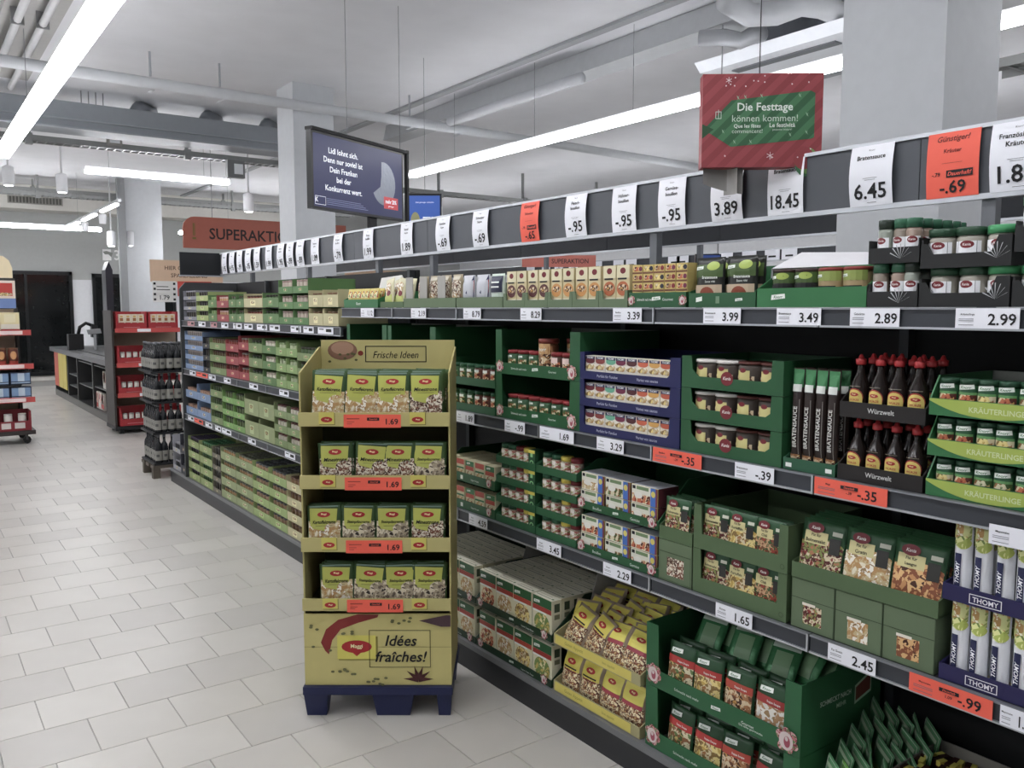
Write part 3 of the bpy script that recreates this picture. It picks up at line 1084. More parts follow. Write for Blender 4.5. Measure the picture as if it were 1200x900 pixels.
B().prism([(3.30, Z2 + .24), (3.19, Z2 + .335), (3.0, Z2 + .32), (2.97, Z2 + .24)], 2.38, 2.384, GREYC, 'x').build('cardboard_flap', None, label='raised grey cardboard flap behind the low green jar trays', cat='cardboard')

# dark blue trays with dip jars
bw = .505
blue = M('#1b2057', .4)
dips = []
for c1_, c2_, nm in (('#6b2430', '#e9e2d4', 'dark red'), ('#8c3a34', '#e9e2d4', 'brick red'), ('#5fae8e', '#e9e4d6', 'mint'), ('#7a2848', '#e9e4d6', 'plum'), ('#5a2a2e', '#e9e4d6', 'brown'), ('#d2603a', '#efe6d0', 'orange'), ('#d9a03c', '#efe6d0', 'yellow'), ('#c2522e', '#efe6d0', 'rust')):
    hm = M(c1_, .4)
    o = carton(.054, .082, .04, M(c2_, .45), [('r', -.025, .06, .025, .08, hm), ('r', -.024, .07, .024, .0805, NAVY), ('t', 'THOMY', 0, .0717, .0075, M('#eef0f4', .4), 'b', .042), ('e', 0, .061, .023, .0075, hm), ('e', .006, .042, .02, .01, F_CREAM), ('e', -.012, .04, .012, .007, F_YEL)], 'fondue_sauce_jar')
    dips.append((o, nm))
lp = [(-bw / 2, 0), (bw / 2, 0), (bw / 2, .1), (bw / 2 - .045, .1), (bw / 2 - .05, .04), (bw / 2 - .06, .03), (-bw / 2 + .03, .03), (-bw / 2 + .024, .04), (-bw / 2 + .024, .1), (-bw / 2, .1)]
trC = tray(bw, .4, .1, .036, blue, 0, lippts=lp, items=[('t', 'Perfekt für Fondue', -bw * .2, .01, .01, M('#c9cde0', .5), '', bw * .3), ('t', 'Variez vos sauces', bw * .2, .01, .01, M('#c9cde0', .5), '', bw * .26)], name='display_tray')
for k, nm in enumerate(('lowest', 'middle', 'topmost')):
    puttray(trC, 2.404, 1.899, Z2 + k * .1012, f'{nm} dark blue tray of dip sauces', 'dark blue sauce trays')
    fill([d[0] for d in dips], 2.385, 1.945, Z2 + k * .1012, 8, [d[1] + ' dip sauce pack' for d in dips], f'in the {nm} dark blue tray', 'sauce', 'dip sauces in the blue trays', jit=.01)

# green cup trays
gw = .392
cupb = [('r', -.034, .004, .034, .045, F_BROWN), ('r', -.026, .03, .02, .062, M('#d8cc7a', .45)), ('e', -.004, .062, .012, .007, BURG)]
cup_a = jar(.0455, .088, M('#4b4038', .4), cupb, M('#dedad2', .4), .01, 'soup_cup', 1.05)
cup_b = jar(.0455, .088, M('#4b4038', .4), cupb, M('#5a2a22', .4), .008, 'soup_cup', 1.03)
lp = [(-gw / 2, 0), (gw / 2, 0), (gw / 2, .103), (gw / 2 - .04, .103), (gw / 2 - .043, .05), (gw / 2 - .06, .038), (-gw / 2 + .07, .038), (-gw / 2 + .045, .06), (-gw / 2 + .04, .103), (-gw / 2, .103)]
trD = tray(gw, .34, .103, .038, KNORR, 0, lippts=lp, items=[('e', -.01, .038, .024, .022, BURG), ('t', 'Kania', -.01, .034, .01, M('#eee6e0', .4), 'bi', .034)], name='display_tray')
for k, nm in enumerate(('lowest', 'middle', 'topmost')):
    puttray(trD, 1.893, 1.501, Z2 + k * .1045, f'{nm} green tray with dark red badge holding soup cups', 'green cup trays')
    fill([cup_a, cup_a, cup_b, cup_b], 1.865, 1.53, Z2 + k * .1045, 4, ['soup cup with white lid', 'soup cup with white lid', 'soup cup with brown lid', 'soup cup with brown lid'], f'in the {nm} badge tray', 'cup', 'soup cups in the green trays', x=GX + .01, rows=1)

# gravy sachets
gs = M('#2a1c18', .3)
sach = pill(.035, .29, .028, gs, [('r', -.017, .235, .017, .286, FOILG), ('r', -.0145, .222, .0145, .243, M('#d3d7d0', .3)), ('t', 'BRATENSAUCE', .0, .12, .013, M('#d8d8d2', .4), 'bv', .12), ('r', .011, .03, .0125, .2, M('#8a8480', .4)), ('r', -.015, .02, .015, .04, F_BROWN)], name='gravy_sachet')
trE = tray(.168, .3, .06, .034, M('#1d5a3c', .4), items=[('r', -.075, .008, -.055, .02, LOGOG), ('r', .055, .008, .075, .02, LOGOG)], name='display_tray')
puttray(trE, 1.495, 1.325, Z2, 'low green tray of tall dark gravy sachets', None)
fill([sach], 1.487, 1.333, Z2, 4, 'tall dark gravy sachet with green top', 'in the low green tray', 'sachet', 'gravy sachets', rows=2, dx=.05, jit=.08, tilt=-.02)

# dark bottle trays
bt = bottle_sauce()
fw = .238
trF = tray(fw, .34, .1, .042, M('#1a1514', .45), items=[('t', 'Würzwelt', 0, .016, .013, M('#c9c9c6', .5), 'b')], name='display_tray')
for k, nm in ((0, 'lower'), (1, 'upper')):
    puttray(trF, 1.318, 1.08, Z2 + k * .172, f'{nm} dark brown tray of seasoning bottles', 'dark bottle trays')
    fill([bt], 1.312, 1.086, Z2 + k * .172, 4, 'dark seasoning bottle with red cap', f'in the {nm} dark tray', 'bottle', 'dark bottles with red caps', rows=2 if k == 0 else 3, dx=.058, jit=.2)

# green shaker trays
kw = .30
sh_i = lambda fo: [('r', -.024, .036, .024, .05, fo), ('r', -.024, .05, .024, .056, M('#5a9a50', .4)), *knorr_logo(0, .067, .019)]
shk = [jar(.024, .088, M('#1f5a34', .3), sh_i(f_), M('#1c4a30', .3), .014, 'herb_shaker', .98) for f_ in (F_RED, F_YEL, F_GREEN)]
lime = M('#9fb52c', .45)
crv = [(kw / 2 * (-1 + 2 * t / 12), .002 + .034 * (abs(-1 + 2 * t / 12) ** 2.2)) for t in range(13)]
lpg = [(-kw / 2, 0), (kw / 2, 0), (kw / 2, .042), (-kw / 2, .042)]
trG = tray(kw, .32, .096, .042, KN2, None, lippts=lpg, slope=.12, items=[('p', crv + [(kw / 2, .041), (-kw / 2, .041)], lime), ('t', 'KRÄUTERLINGE', .01, .014, .016, M('#c8d69a', .5), 'b', .15)], name='display_tray', inner=KNORRIN)
for k, nm in enumerate(('lowest', 'middle', 'topmost')):
    puttray(trG, 1.072, .772, Z2 + k * .101, f'{nm} green tray with lime curved lip', 'green herb shaker trays')
    fill(shk, 1.062, .782, Z2 + k * .101, 6, ['red printed herb shaker', 'yellow printed herb shaker', 'green herb shaker'], f'in the {nm} lime-lipped tray', 'shaker', 'herb shakers', rows=1, order=[[1, 0, 2, 2, 0, 1], [0, 0, 1, 1, 2, 2], [0, 0, 1, 0, 2, 1]][k])

# ---------- low shelf (z = .745)
Z3 = .7465
# soup cartons behind the yellow stand
sb = carton(.07, .095, .05, M('#cfc8a0', .5), [('r', -.034, .07, .034, .094, KN2), *knorr_logo(-.01, .082, .014), ('r', -.034, .052, .034, .07, M('#b8402c', .4)), ('e', 0, .028, .024, .022, F_GREEN)], 'soup_carton')
sb2 = carton(.07, .095, .05, M('#cfc8a0', .5), [('r', -.034, .07, .034, .094, M('#b8402c', .4)), ('e', 0, .03, .026, .026, F_CREAM), ('r', -.034, .05, .034, .058, KN2)], 'soup_carton')
trH = tray(.43, .4, .125, .04, KNORR, items=[('r', -.06, .01, -.04, .028, LOGOG), ('t', 'Suppen Soupes', .06, .012, .01, LOGOG), *badge(.17, .025, .02)], name='display_tray')
for k, nm in ((0, 'lower'), (1, 'upper')):
    puttray(trH, 3.40, 2.968, Z3 + k * .128, f'{nm} green tray of soup cartons on the low shelf', 'green soup carton trays')
    fill([sb, sb2], 3.39, 2.978, Z3 + k * .128, 5, ['green topped soup carton', 'red topped soup carton'], f'in the {nm} low-shelf tray', 'carton', 'soup cartons', rows=1 + 3 * k, dx=.053)
put(trH, (GX, 3.63, Z3), 'green soup carton tray fully behind the yellow stand', 'cardboard tray', 'green soup carton trays')
fill([sb, sb2], 3.84, 3.42, Z3, 5, ['green topped soup carton', 'red topped soup carton'], 'behind the stand', 'carton', 'soup cartons')
# small jar towers
cj = []
for cc, nm in (('#1d5a3a', 'dark green'), ('#1d5a3a', 'dark green'), ('#7a2026', 'dark red'), ('#d8c41c', 'yellow')):
    cj.append((jar(.026, .078, M('#b9a996', .4), [('r', -.034, .006, .034, .056, food('#c9a08a', '#b0584a', '#e3d9cc', '#8c9a5a', '#d8b06a', scale=110)), ('r', -.012, .04, .012, .054, M('#e6ded6', .4))], M(cc, .4), .018, 'bouillon_jar', 1.0), nm))
twr = carton(.045, .08, .05, M('#174d2c', .4), [('t', 'O', 0, .012, .026, M('#8fd08a', .4), 'b'), ('r', -.008, .05, .008, .07, M('#8fd08a', .4)), ('r', -.022, .066, .022, .079, YELL)], 'bouillon_box')
for q, (ya, yb, nm2, od) in enumerate(((2.958, 2.678, 'jar tower beside the soup cartons', [0, 1, 2, 3]), (2.672, 2.42, 'second jar tower', [0, 1, 3, 2]))):
    tw = ya - yb
    trI = tray(tw, .36, .08, .03, M('#1b5a34', .45), slope=.3, name='display_tray')
    for k, nm in enumerate(('lowest', 'second', 'third', 'topmost')):
        puttray(trI, ya, yb, Z3 + k * .0865, f'{nm} green tray in the {nm2}', 'green jar tower trays')
        if q == 0:
            fill([c[0] for c in cj], ya - .01, ya - .01 - (tw - .07), Z3 + k * .0865, 4, [c[1] + ' capped bouillon jar' for c in cj], f'in the {nm} tray of the first tower', 'jar', 'bouillon jars', order=od)
            put(twr, (GX + .004, yb + .032, Z3 + k * .0865 + .0045), f'dark green bouillon box with yellow top, {nm} in the first jar tower', 'box', 'narrow bouillon boxes')
        else:
            fill([c[0] for c in cj], ya - .01, yb + .01, Z3 + k * .0865, 4, [c[1] + ' capped bouillon jar' for c in cj], f'in the {nm} tray of the second tower', 'jar', 'bouillon jars', order=od)
# puree boxes, white and blue
pb = []
for fo, nm in ((F_CREAM, 'cream'), (F_GREEN, 'green'), (F_RED, 'red')):
    pb.append((carton(.13, .066, .1, M('#c9b83c', .5), [('r', -.064, .001, .03, .065, M('#dedccb', .45)), ('r', -.06, .05, -.045, .062, INK), ('r', -.04, .05, .02, .062, M('#6d8a5a', .4)), ('r', -.062, .004, .028, .034, fo), ('e', -.03, .03, .02, .012, M('#e4e2d6', .45)), ('r', .03, .001, .055, .065, M('#3b6fc4', .4)), ('e', .043, .044, .01, .011, M('#d8c83c', .4)), ('r', .055, .001, .064, .065, M('#7a3540', .4))], 'stock_box', side=M('#5d2730', .5), top=M('#c8ccd4', .5)), nm))
trJ = tray(.425, .42, .16, .03, KNORR, items=[('t', 'Bouillon', -.1, .008, .01, LOGOG), ('t', 'Gemüse', .1, .008, .01, LOGOG), *knorr_logo(0, .014, .015), *badge(-.19, .022, .02), *badge(.185, .022, .02)], slope=.35, name='display_tray')
for k, nm in ((0, 'lower'), (1, 'upper')):
    puttray(trJ, 2.412, 1.988, Z3 + k * .166, f'{nm} green tray of blue and white stock boxes', 'green stock box trays')
    fill([p_[0] for p_ in pb], 2.405, 1.998, Z3 + k * .166, 3, [p_[1] + ' blue stock box' for p_ in pb], f'in the {nm} stock tray', 'box', 'blue and white stock boxes', stack=2, sh=.0675, order=[0, 1, 2] if k else [2, 1, 2], jit=.01)
# sage green trays with mix sachets
def mixsach(fo, nm, w_, h_):
    k = h_ / .14
    return pill(w_, h_, .008, M('#24542f', .35), [('r', -w_ * .48, .004, w_ * .48, .088 * k, fo), ('e', .01, .084 * k, w_ * .42, .014 * k, fo), ('r', -w_ * .42, .082 * k, w_ * .12, .112 * k, M('#cfc583', .45)), ('t', 'Fix für', -w_ * .15, .1 * k, .0075 * k, INK, 'b'), ('t', nm, -w_ * .15, .086 * k, .0085 * k, INK, 'b', w_ * .46),
                                                  ('e', -w_ * .18, .121 * k, w_ * .19, .0125 * k, BURG), ('t', 'Kania', -w_ * .18, .117 * k, .0075 * k, M('#f0e8e0', .4), 'bi', w_ * .26), ('r', w_ * .18, .066 * k, w_ * .42, .104 * k, M('#2c2c28', .5)), ('r', w_ * .22, .11 * k, w_ * .44, .12 * k, M('#c9ccb8', .4))], name='seasoning_sachet', seal=.006)


mix, mixL = [], []
MF = ((food('#8c2a2a', '#d8c7a2', '#5a1c18', '#7d8a3a', '#b9724a', scale=80), 'Bohnensalat', 'bean salad'), (F_YEL, 'Kartoffeln', 'potato'), (food('#5f2a1a', '#9a3a24', '#3c5a2a', '#c89a6a', '#7a4a2a', scale=110), 'Chili', 'chili'), (F_CREAM, 'Gratin', 'cream gratin'), (food('#c98a4a', '#8a4a24', '#e0b06a', '#4a2414'), 'Lasagne', 'lasagne'))
for fo, tx, nm in MF:
    mix.append((mixsach(fo, tx, .112, .14), nm + ' seasoning sachet') if nm not in ('cream gratin', 'lasagne') else None)
    if nm in ('bean salad', 'cream gratin', 'lasagne'):
        mixL.append((mixsach(fo, tx, .14, .168), nm + ' seasoning sachet'))
trK1 = tray(.148, .38, .14, .14, SAGE2, 0, items=[('r', -.035, .022, .04, .085, F_MINE), ('frame', -.07, .004, .07, .1, .0015, M('#3c5230', .6)), ('r', -.07, .1, .07, .102, M('#3c5230', .6))], name='closed_carton')
put(trK1, (GX, 1.909, Z3), 'closed sage green carton with a small window under the open one', 'carton')
trK2 = tray(.148, .38, .1, .045, SAGE, name='display_tray')
put(trK2, (GX, 1.909, Z3 + .142), 'small sage green tray of sachets beside the stock boxes', 'cardboard tray')
fill([mix[0][0]], 1.975, 1.855, Z3 + .142, 1, mix[0][1], 'in the small sage tray', 'sachet', 'seasoning sachets', rows=4, dx=.022, tilt=-.08)
trL = tray(.36, .38, .144, .05, SAGE, (.03, .03), items=[('e', .163, .02, .008, .008, M('#3c5230', .6)), ('e', .163, .02, .006, .006, SAGE)], name='display_tray')
for k, nm in ((0, 'lower'), (1, 'upper')):
    puttray(trL, 1.83, 1.468, Z3 + k * .1455, f'{nm} sage green tray with framed front', 'framed sage trays')
    fill([mix[0][0], mix[1][0], mix[2][0]], 1.802, 1.496, Z3 + k * .1455, 3, [m_[1] for m_ in mix[:3]], f'in the {nm} framed sage tray', 'sachet', 'seasoning sachets', rows=2, dx=.03, tilt=-.05, order=[0, 1, 2], x=GX + .012)
for i, (fo, nm) in enumerate(((0, 'bean'), (0, 'cream'), (0, 'lasagne'))):
    y = 1.454 - (i + .5) * .1415
    c = B().box(-.069, 0, 0, .069, .36, .145, SAGE2).build('closed_carton')
    B().prints([('r', -.03, .018, .03, .075, (food('#8c2a2a', '#d8c7a2', '#5a1c18', '#7d8a3a', '#b9724a', scale=80), F_CREAM, food('#c98a4a', '#8a4a24', '#e0b06a', '#4a2414'))[i]), ('r', -.069, .088, .069, .09, M('#33462a', .6)), ('frame', -.069, .0, .069, .145, .0012, M('#33462a', .6)), ('r', -.032, .072, .01, .08, M('#e6dfcf', .5))], flat(0)).build('carton_window', c)
    put(c, (GX, y, Z3), f'closed sage green carton with {nm} picture window under the leaning sachets', 'carton')
trM = tray(.428, .38, .09, .045, SAGE, slope=.5, name='display_tray')
put(trM, (GX, 1.24, Z3 + .147), 'wide sage green tray of leaning sachets beside the tubes', 'cardboard tray')
fill([m_[0] for m_ in mixL], 1.449, 1.031, Z3 + .147, 3, [m_[1] for m_ in mixL], 'in the wide sage tray', 'sachet', 'seasoning sachets', rows=5, dx=.024, tilt=-.2, x=GX + .012, dz=.002)

# tube trays
tb = []
tubem = M('#e6e8ee', .35)
tube_o = pill(.043, .2, .036, tubem, [('r', -.02, .15, .02, .198, food('#8a9a3a', '#c9cc7a', '#b98a3a', '#e8e6c8')), ('e', .002, .142, .019, .016, food('#a9b83c', '#dfe28a', '#6f8a2a')), ('r', -.013, .018, .003, .115, NAVY), ('t', 'THOMY', -.005, .068, .011, M('#f2f4f8', .4), 'biv', .08), ('e', .01, .012, .01, .009, F_YEL)], name='mayonnaise_tube', seal=.006, foot=True)
trN = tray(.31, .3, .05, .04, M('#211d52', .4), items=[('frame', -.09, .006, -.015, .03, .002, M('#e8e8f0', .4)), ('t', 'THOMY', -.052, .011, .013, M('#e8e8f0', .4), 'b', .06)], name='display_tray')
for k, nm in ((0, 'lower'), (1, 'upper')):
    puttray(trN, 1.018, .708, Z3 + k * .205, f'{nm} dark blue tray of white tubes', 'dark blue tube trays')
    fill([tube_o], 1.008, .718, Z3 + k * .205, 6, 'white mayonnaise tube', f'in the {nm} tube tray', 'tube', 'white mayonnaise tubes', rows=2, dx=.045, jit=.05)

# ---------- base shelf (z = .13)
Z4 = .1315
rc = []
for fo, nm, rm in ((F_RED, 'tomato', '#b03a2c'), (F_CREAM, 'cream', '#a6332a'), (F_YEL, 'yellow', '#b8402c'), (food('#c8b04a', '#6f8a3a', '#e8dca0'), 'broth', '#a6332a')):
    rc.append((carton(.128, .16, .05, M('#dcd8b4', .5), [('r', -.062, .12, .062, .158, M('#1f5a30', .4)), *knorr_logo(-.035, .135, .02), ('r', -.062, .1, .062, .12, M(rm, .4)), ('e', .0, .05, .052, .045, fo), ('r', -.062, .092, .03, .1, LOGOG)], 'soup_carton', top=M('#eeecd4', .5), side=M('#d6d2b2', .5),  # top colour lightened as if aisle light fell on it
                topitems=[('r', -.055, .012, .04, .016, M('#8f8e74', .6)), ('r', -.055, .03, .03, .033, M('#b0ae90', .6)), ('r', .045, .01, .058, .02, M('#6a8a5a', .6))], sideitems=[('r', .012, .11, .04, .145, M('#3a4a34', .6)), ('r', .012, .08, .04, .1, M('#7a7a5a', .6))]), nm + ' soup carton'))
trO = tray(.55, .44, .165, .03, M('#15371f', .45), slope=.4, items=[*knorr_logo(0, .014, .016), *badge(-.24, .022, .02), *badge(.23, .022, .02), ('t', 'Suppen Soupes Zuppe', .12, .008, .009, LOGOG)], name='display_tray')
for k, nm in ((0, 'lower'), (1, 'upper')):
    puttray(trO, 3.118, 2.568, Z4 + k * .19, f'{nm} dark green tray of large soup cartons', 'dark green soup trays')
    fill([c[0] for c in rc], 3.108, 2.578, Z4 + k * .19 + .002, 4, [c[1] for c in rc], f'in the {nm} base tray', 'carton', 'large soup cartons', rows=8 if k else 1, dx=.052, jit=.01)
    o = put(trO, (GX, 3.4, Z4 + k * .19), f'{nm} dark green soup tray half hidden behind the yellow stand', 'cardboard tray', 'dark green soup trays')
    fill([c[0] for c in rc], 3.66, 3.15, Z4 + k * .19 + .002, 4, [c[1] for c in rc], f'in the {nm} half hidden tray', 'carton', 'large soup cartons', rows=7 if k else 1, dx=.052, jit=.01, order=[0, 2, 3, 1])
for y in (3.121, 2.562):
    B().prism([(GX + .2, Z4 + .16), (GX + .43, Z4 + .16), (GX + .43, Z4 + .47), (GX + .3, Z4 + .46)], y - .003, y - .0005, GREYC, 'y').build('cardboard_flap', None, label='raised grey flap beside the soup cartons' + (' by the yellow stand' if y > 3 else ' by the yellow trays'), cat='cardboard')

# yellow trays with snack bags
mb = pill(.125, .165, .04, M('#a9957c', .35), [('r', -.058, .004, .058, .095, F_PASTA), ('r', -.052, .095, .052, .155, M('#dfcf2e', .35)), *maggi_logo(0, .128, .026), ('r', -.04, .1, .04, .106, INK), ('r', -.035, .088, .035, .094, M('#7a2a1e', .5))], name='pasta_bag', seal=.01)
mb2 = pill(.125, .165, .04, M('#a9957c', .35), [('r', -.058, .004, .058, .085, F_PASTA), ('r', -.052, .095, .052, .16, M('#e2d53c', .35)), ('r', -.05, .08, .05, .095, M('#a83a4a', .4)), *maggi_logo(0, .13, .022)], name='pasta_bag', seal=.01)
trP = tray(.49, .42, .1, .042, M('#a8a06c', .5), slope=.35, back=.16, inner=GREYC, items=[('r', -.235, .004, .2, .04, M('#d9c840', .45)), ('t', 'Guten Appetit', -.12, .012, .018, M('#a89a2a', .5), 'b', .19), ('t', 'bon appétit', .08, .013, .014, M('#a89a2a', .5), 'b', .17)], name='display_tray')
for k, nm in ((0, 'lower'), (1, 'upper')):
    puttray(trP, 2.555, 2.062, Z4 + k * .195, f'{nm} yellow lipped tray of pasta bags', 'yellow lipped trays')
    if k == 0:
        fill([mb, mb2], 2.54, 2.08, Z4 + .004, 4, ['pasta bag with yellow top', 'pasta bag with pink stripe'], 'in the lower yellow tray', 'bag', 'pasta bags', tilt=-.2, jit=.1, order=[0, 0, 1, 1], roll=.03)
    else:
        fill([mb, mb2], 2.54, 2.08, Z4 + .207, 4, ['pasta bag with yellow top', 'pasta bag with pink stripe'], 'in the upper yellow tray', 'bag', 'pasta bags', rows=6, dx=.05, tilt=-.5, dz=.007, jit=.3, order=[0, 0, 1, 1], roll=.16)
B().prism([(2.065 + .12, Z4 + .1), (2.47, Z4 + .16), (2.47, Z4 + .42), (2.3, Z4 + .44)], 2.5555, 2.558, GREYC, 'y').build('cardboard_flap', None, label='grey side flap rising beside the pasta bags', cat='cardboard')

# green tray of soup pouches
kp = []
for fo, nm, rm in ((F_GREEN, 'herb', '#b8302a'), (F_YEL, 'yellow vegetable', '#b8302a'), (F_BROWN, 'brown meatball', '#b8402c'), (food('#dcd8cc', '#b98a5a', '#e8e4da', '#9a7a4a', scale=50), 'cream', '#a8302c')):
    kp.append((pill(.118, .17, .022, M('#1d4a28', .3), [('r', -.054, .004, .054, .105, fo), ('e', .01, .05, .036, .034, fo), ('r', -.056, .1, .056, .125, M(rm, .35)), ('t', 'Suppe Soupe', .012, .106, .009, LOGOG, 'b', .07), *knorr_logo(-.02, .142, .025)], name='soup_pouch', seal=.008), nm + ' soup pouch'))
kw2 = .628
trQ = tray(kw2, .42, .222, .062, M('#186034', .45), (.055, .055), slope=.2, inner=M('#75796f', .7), items=kn_text(kw2, 'Schmeckt nach mehr') + [('t', 'Des idées gourmandes', kw2 * .22, .012, .009, LOGOG, '', .16)] + badge(-kw2 / 2 + .036, .045, .033) + badge(kw2 / 2 - .045, .038, .035),
    sideitems=[('t', 'SCHMECKT NACH', .17, .13, .016, M('#c8dcc8', .5), 'b', .16), ('t', 'MEHR', .2, .105, .014, M('#a8c8a8', .5), 'b', .06), ('p', [(.27, .09), (.36, .11), (.36, .18), (.27, .15)], M('#a8c8a8', .5)), ('p', [(.275, .1), (.355, .118), (.355, .17), (.275, .143)], M('#7a3a2a', .5))], name='display_tray')
for k, nm in ((0, 'lower'), (1, 'upper')):
    puttray(trQ, 2.035, 1.407, Z4 + k * .2235, f'{nm} large green framed tray of soup pouches', 'large green framed trays')
    fill([c[0] for c in kp], 1.965, 1.475, Z4 + k * .2235, 4, [c[1] for c in kp], f'in the {nm} green framed tray', 'pouch', 'soup pouches', rows=2 if not k else 2, dx=.05, tilt=-.1, x=GX + .016, jit=.08, roll=.04)
# pouches lying across the top of the upper tray
lay = pill(.11, .15, .014, FOILG, [('r', -.03, .02, .03, .1, M('#6f9a6a', .35)), ('r', -.05, .11, .05, .13, M('#b9ccb9', .3))], name='soup_pouch', seal=.02)
for i in range(9):
    put(lay, (GX + .14 + (i % 3) * .045, 1.9 - i * .05, Z4 + .2235 + .125 + (i % 2) * .008), f'shiny green pouch behind the upright ones, {ORD[i]} from the pasta bags', 'pouch', 'tipped green pouches', tilt=-.65, jit=.25)

# green packets standing close together, lowest corner
edge_ = M('#cfe0cc', .25)
gi = lambda c_: [('frame', -.048, .004, .048, .226, .0022, edge_), ('r', -.04, .2, .04, .212, M('#a9c4a0', .3)), ('r', -.036, .05, .036, .16, c_), ('e', .0, .14, .03, .02, M('#7fb04a', .35))]
gpk = pill(.1, .23, .012, M('#4a8e58', .3), gi(M('#5aa860', .35)), name='herb_packet', seal=.008)
gpl = pill(.1, .23, .012, M('#5a9a2c', .3), gi(M('#3c7a2c', .35)) + [('t', 'P', 0, .08, .03, M('#cfe0b0', .35), 'b')], name='herb_packet', seal=.008)
for k in range(5):
    for i in range(5):
        pr = gpl if (i, k) == (1, 0) else gpk
        put(pr, (GX + .035 + k * .075, 1.36 - i * .043 + k * .012, Z4 + .012 + .018 * k), f"{'lime' if pr is gpl else 'dark green'} herb packet in the bottom corner, {ORD[i]} from the large green tray, {ORD[k]} row", 'packet', 'herb packets', rz=-math.pi / 2 - .75, tilt=-.1, roll=.16, jit=.2)
# low carton of small cubes
ct = tray(.36, .36, .27, .27, M('#75716a', .6), 0, inner=M('#8c887e', .7), name='open_carton')
put(ct, (GX, 1.0, Z4), 'open grey carton of small yellow and brown cubes in the bottom corner', 'carton')
cu = B().box(-.014, 0, 0, .014, .028, .028, M('#e3cf2c', .35), top=M('#e8dc3c', .35)).build('wrapped_cube')
B().box(-.0145, .0, .0, .0145, .0285, .013, M('#3c1a12', .4)).box(-.0145, .014, .0, .0145, .0287, .0285, M('#3c1a12', .4)).build('brown_band', cu)
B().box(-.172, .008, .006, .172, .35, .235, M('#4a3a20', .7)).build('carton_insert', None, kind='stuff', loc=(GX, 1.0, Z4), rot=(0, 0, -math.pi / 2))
for i in range(9):
    for j in range(8):
        if rnd.random() < .12:
            continue
        put(cu, (GX + .03 + j * .037, 1.152 - i * .036, Z4 + .236 + rnd.choice((0.001, 0.001, .004))), 'small yellow and brown wrapped cube in the open grey carton', 'cube', 'wrapped cubes in the grey carton', rz=rnd.choice((0, 1.57, 3.1)), jit=.3)
dim = carton(.06, .09, .05, M('#3a352c', .5), [('r', -.025, .01, .025, .06, F_BROWN), ('r', -.025, .066, .025, .084, M('#5a6a5a', .5))], 'small_carton')
for i in range(7):
    put(dim, (XF + .44, 1.36 - i * .085, Z4 + .002 + .0), f'dim small carton at the back of the base shelf, {ORD[i]} from the green tray', 'carton', 'dim cartons at the back')

# ---------- eye-level shelf (z = 1.67)
Z1 = 1.6725
# a: green tray of bright sachets
spk = pill(.06, .1, .008, M('#c9b43a', .35), [('r', -.028, .05, .028, .085, food('#d8c42c', '#b8442c', '#e8dca0', '#6f8a3a')), ('r', -.028, .006, .028, .04, M('#cfd8c8', .4)), ('r', -.004, .006, .004, .04, KN2)], name='spice_sachet', seal=.005)
t_ = tray(.42, .34, .09, .045, KN2, slope=.3, items=[('t', 'Knorr', -.02, .014, .016, LOGOG, 'b')], name='display_tray')
put(t_, (GX, 4.265, Z1), 'green tray of bright yellow and red sachets at the section joint', 'cardboard tray')
fill([spk], 4.45, 4.08, Z1, 7, 'bright yellow spice sachet', 'in the green joint tray', 'sachet', 'bright spice sachets', rows=2, dx=.03, tilt=-.1)
B().prism([(4.1, Z1 + .11), (4.44, Z1 + .1), (4.4, Z1 + .17), (4.16, Z1 + .18)], GX + .2, GX + .204, M('#e8e6e0', .6), 'x').build('cardboard_flap', None, label='pale raised flap behind the bright sachets', cat='cardboard')
# b: leaning cream packs
cp = pill(.09, .15, .02, M('#cfc9a0', .45), [('r', -.04, .01, .04, .06, M('#b9c45a', .45)), ('e', 0, .1, .03, .03, F_CREAM), ('e', .01, .07, .02, .015, BURG)], name='crouton_bag', seal=.01)
t_ = tray(.25, .34, .04, .03, SAGE, name='display_tray')
put(t_, (GX, 3.9, Z1), 'low sage tray with two leaning cream bags', 'cardboard tray')
fill([cp], 4.02, 3.8, Z1, 2, 'leaning cream bag', 'in the low sage tray', 'bag', 'leaning cream bags', roll=.2, rows=2, dx=.05, tilt=-.15)
# c: bags between grey dividers
rb = pill(.085, .15, .04, M('#a39474', .4), [('r', -.04, .01, .04, .12, F_MINE), ('e', 0, .05, .025, .02, F_CREAM), ('r', -.03, .125, .03, .145, M('#c9c0a8', .4))], name='dried_mushroom_bag', seal=.01)
t_ = tray(.49, .34, .045, .045, SAGE2, name='display_tray')
put(t_, (GX, 3.525, Z1), 'sage tray with grey dividers and mushroom bags', 'cardboard tray')
fill([rb], 3.72, 3.30, Z1, 4, 'mottled brown mushroom bag', 'between the grey dividers', 'bag', 'mushroom bags', x=GX + .04)
for i, y in enumerate((3.75, 3.61, 3.44)):
    B().box(GX + .02, y - .035, Z1 + .005, GX + .023, y + .035, Z1 + .15, GREYC).build('divider_card', None, label='grey upright divider card beside mushroom bags, %s from the cream bags' % ORD[i], cat='cardboard')
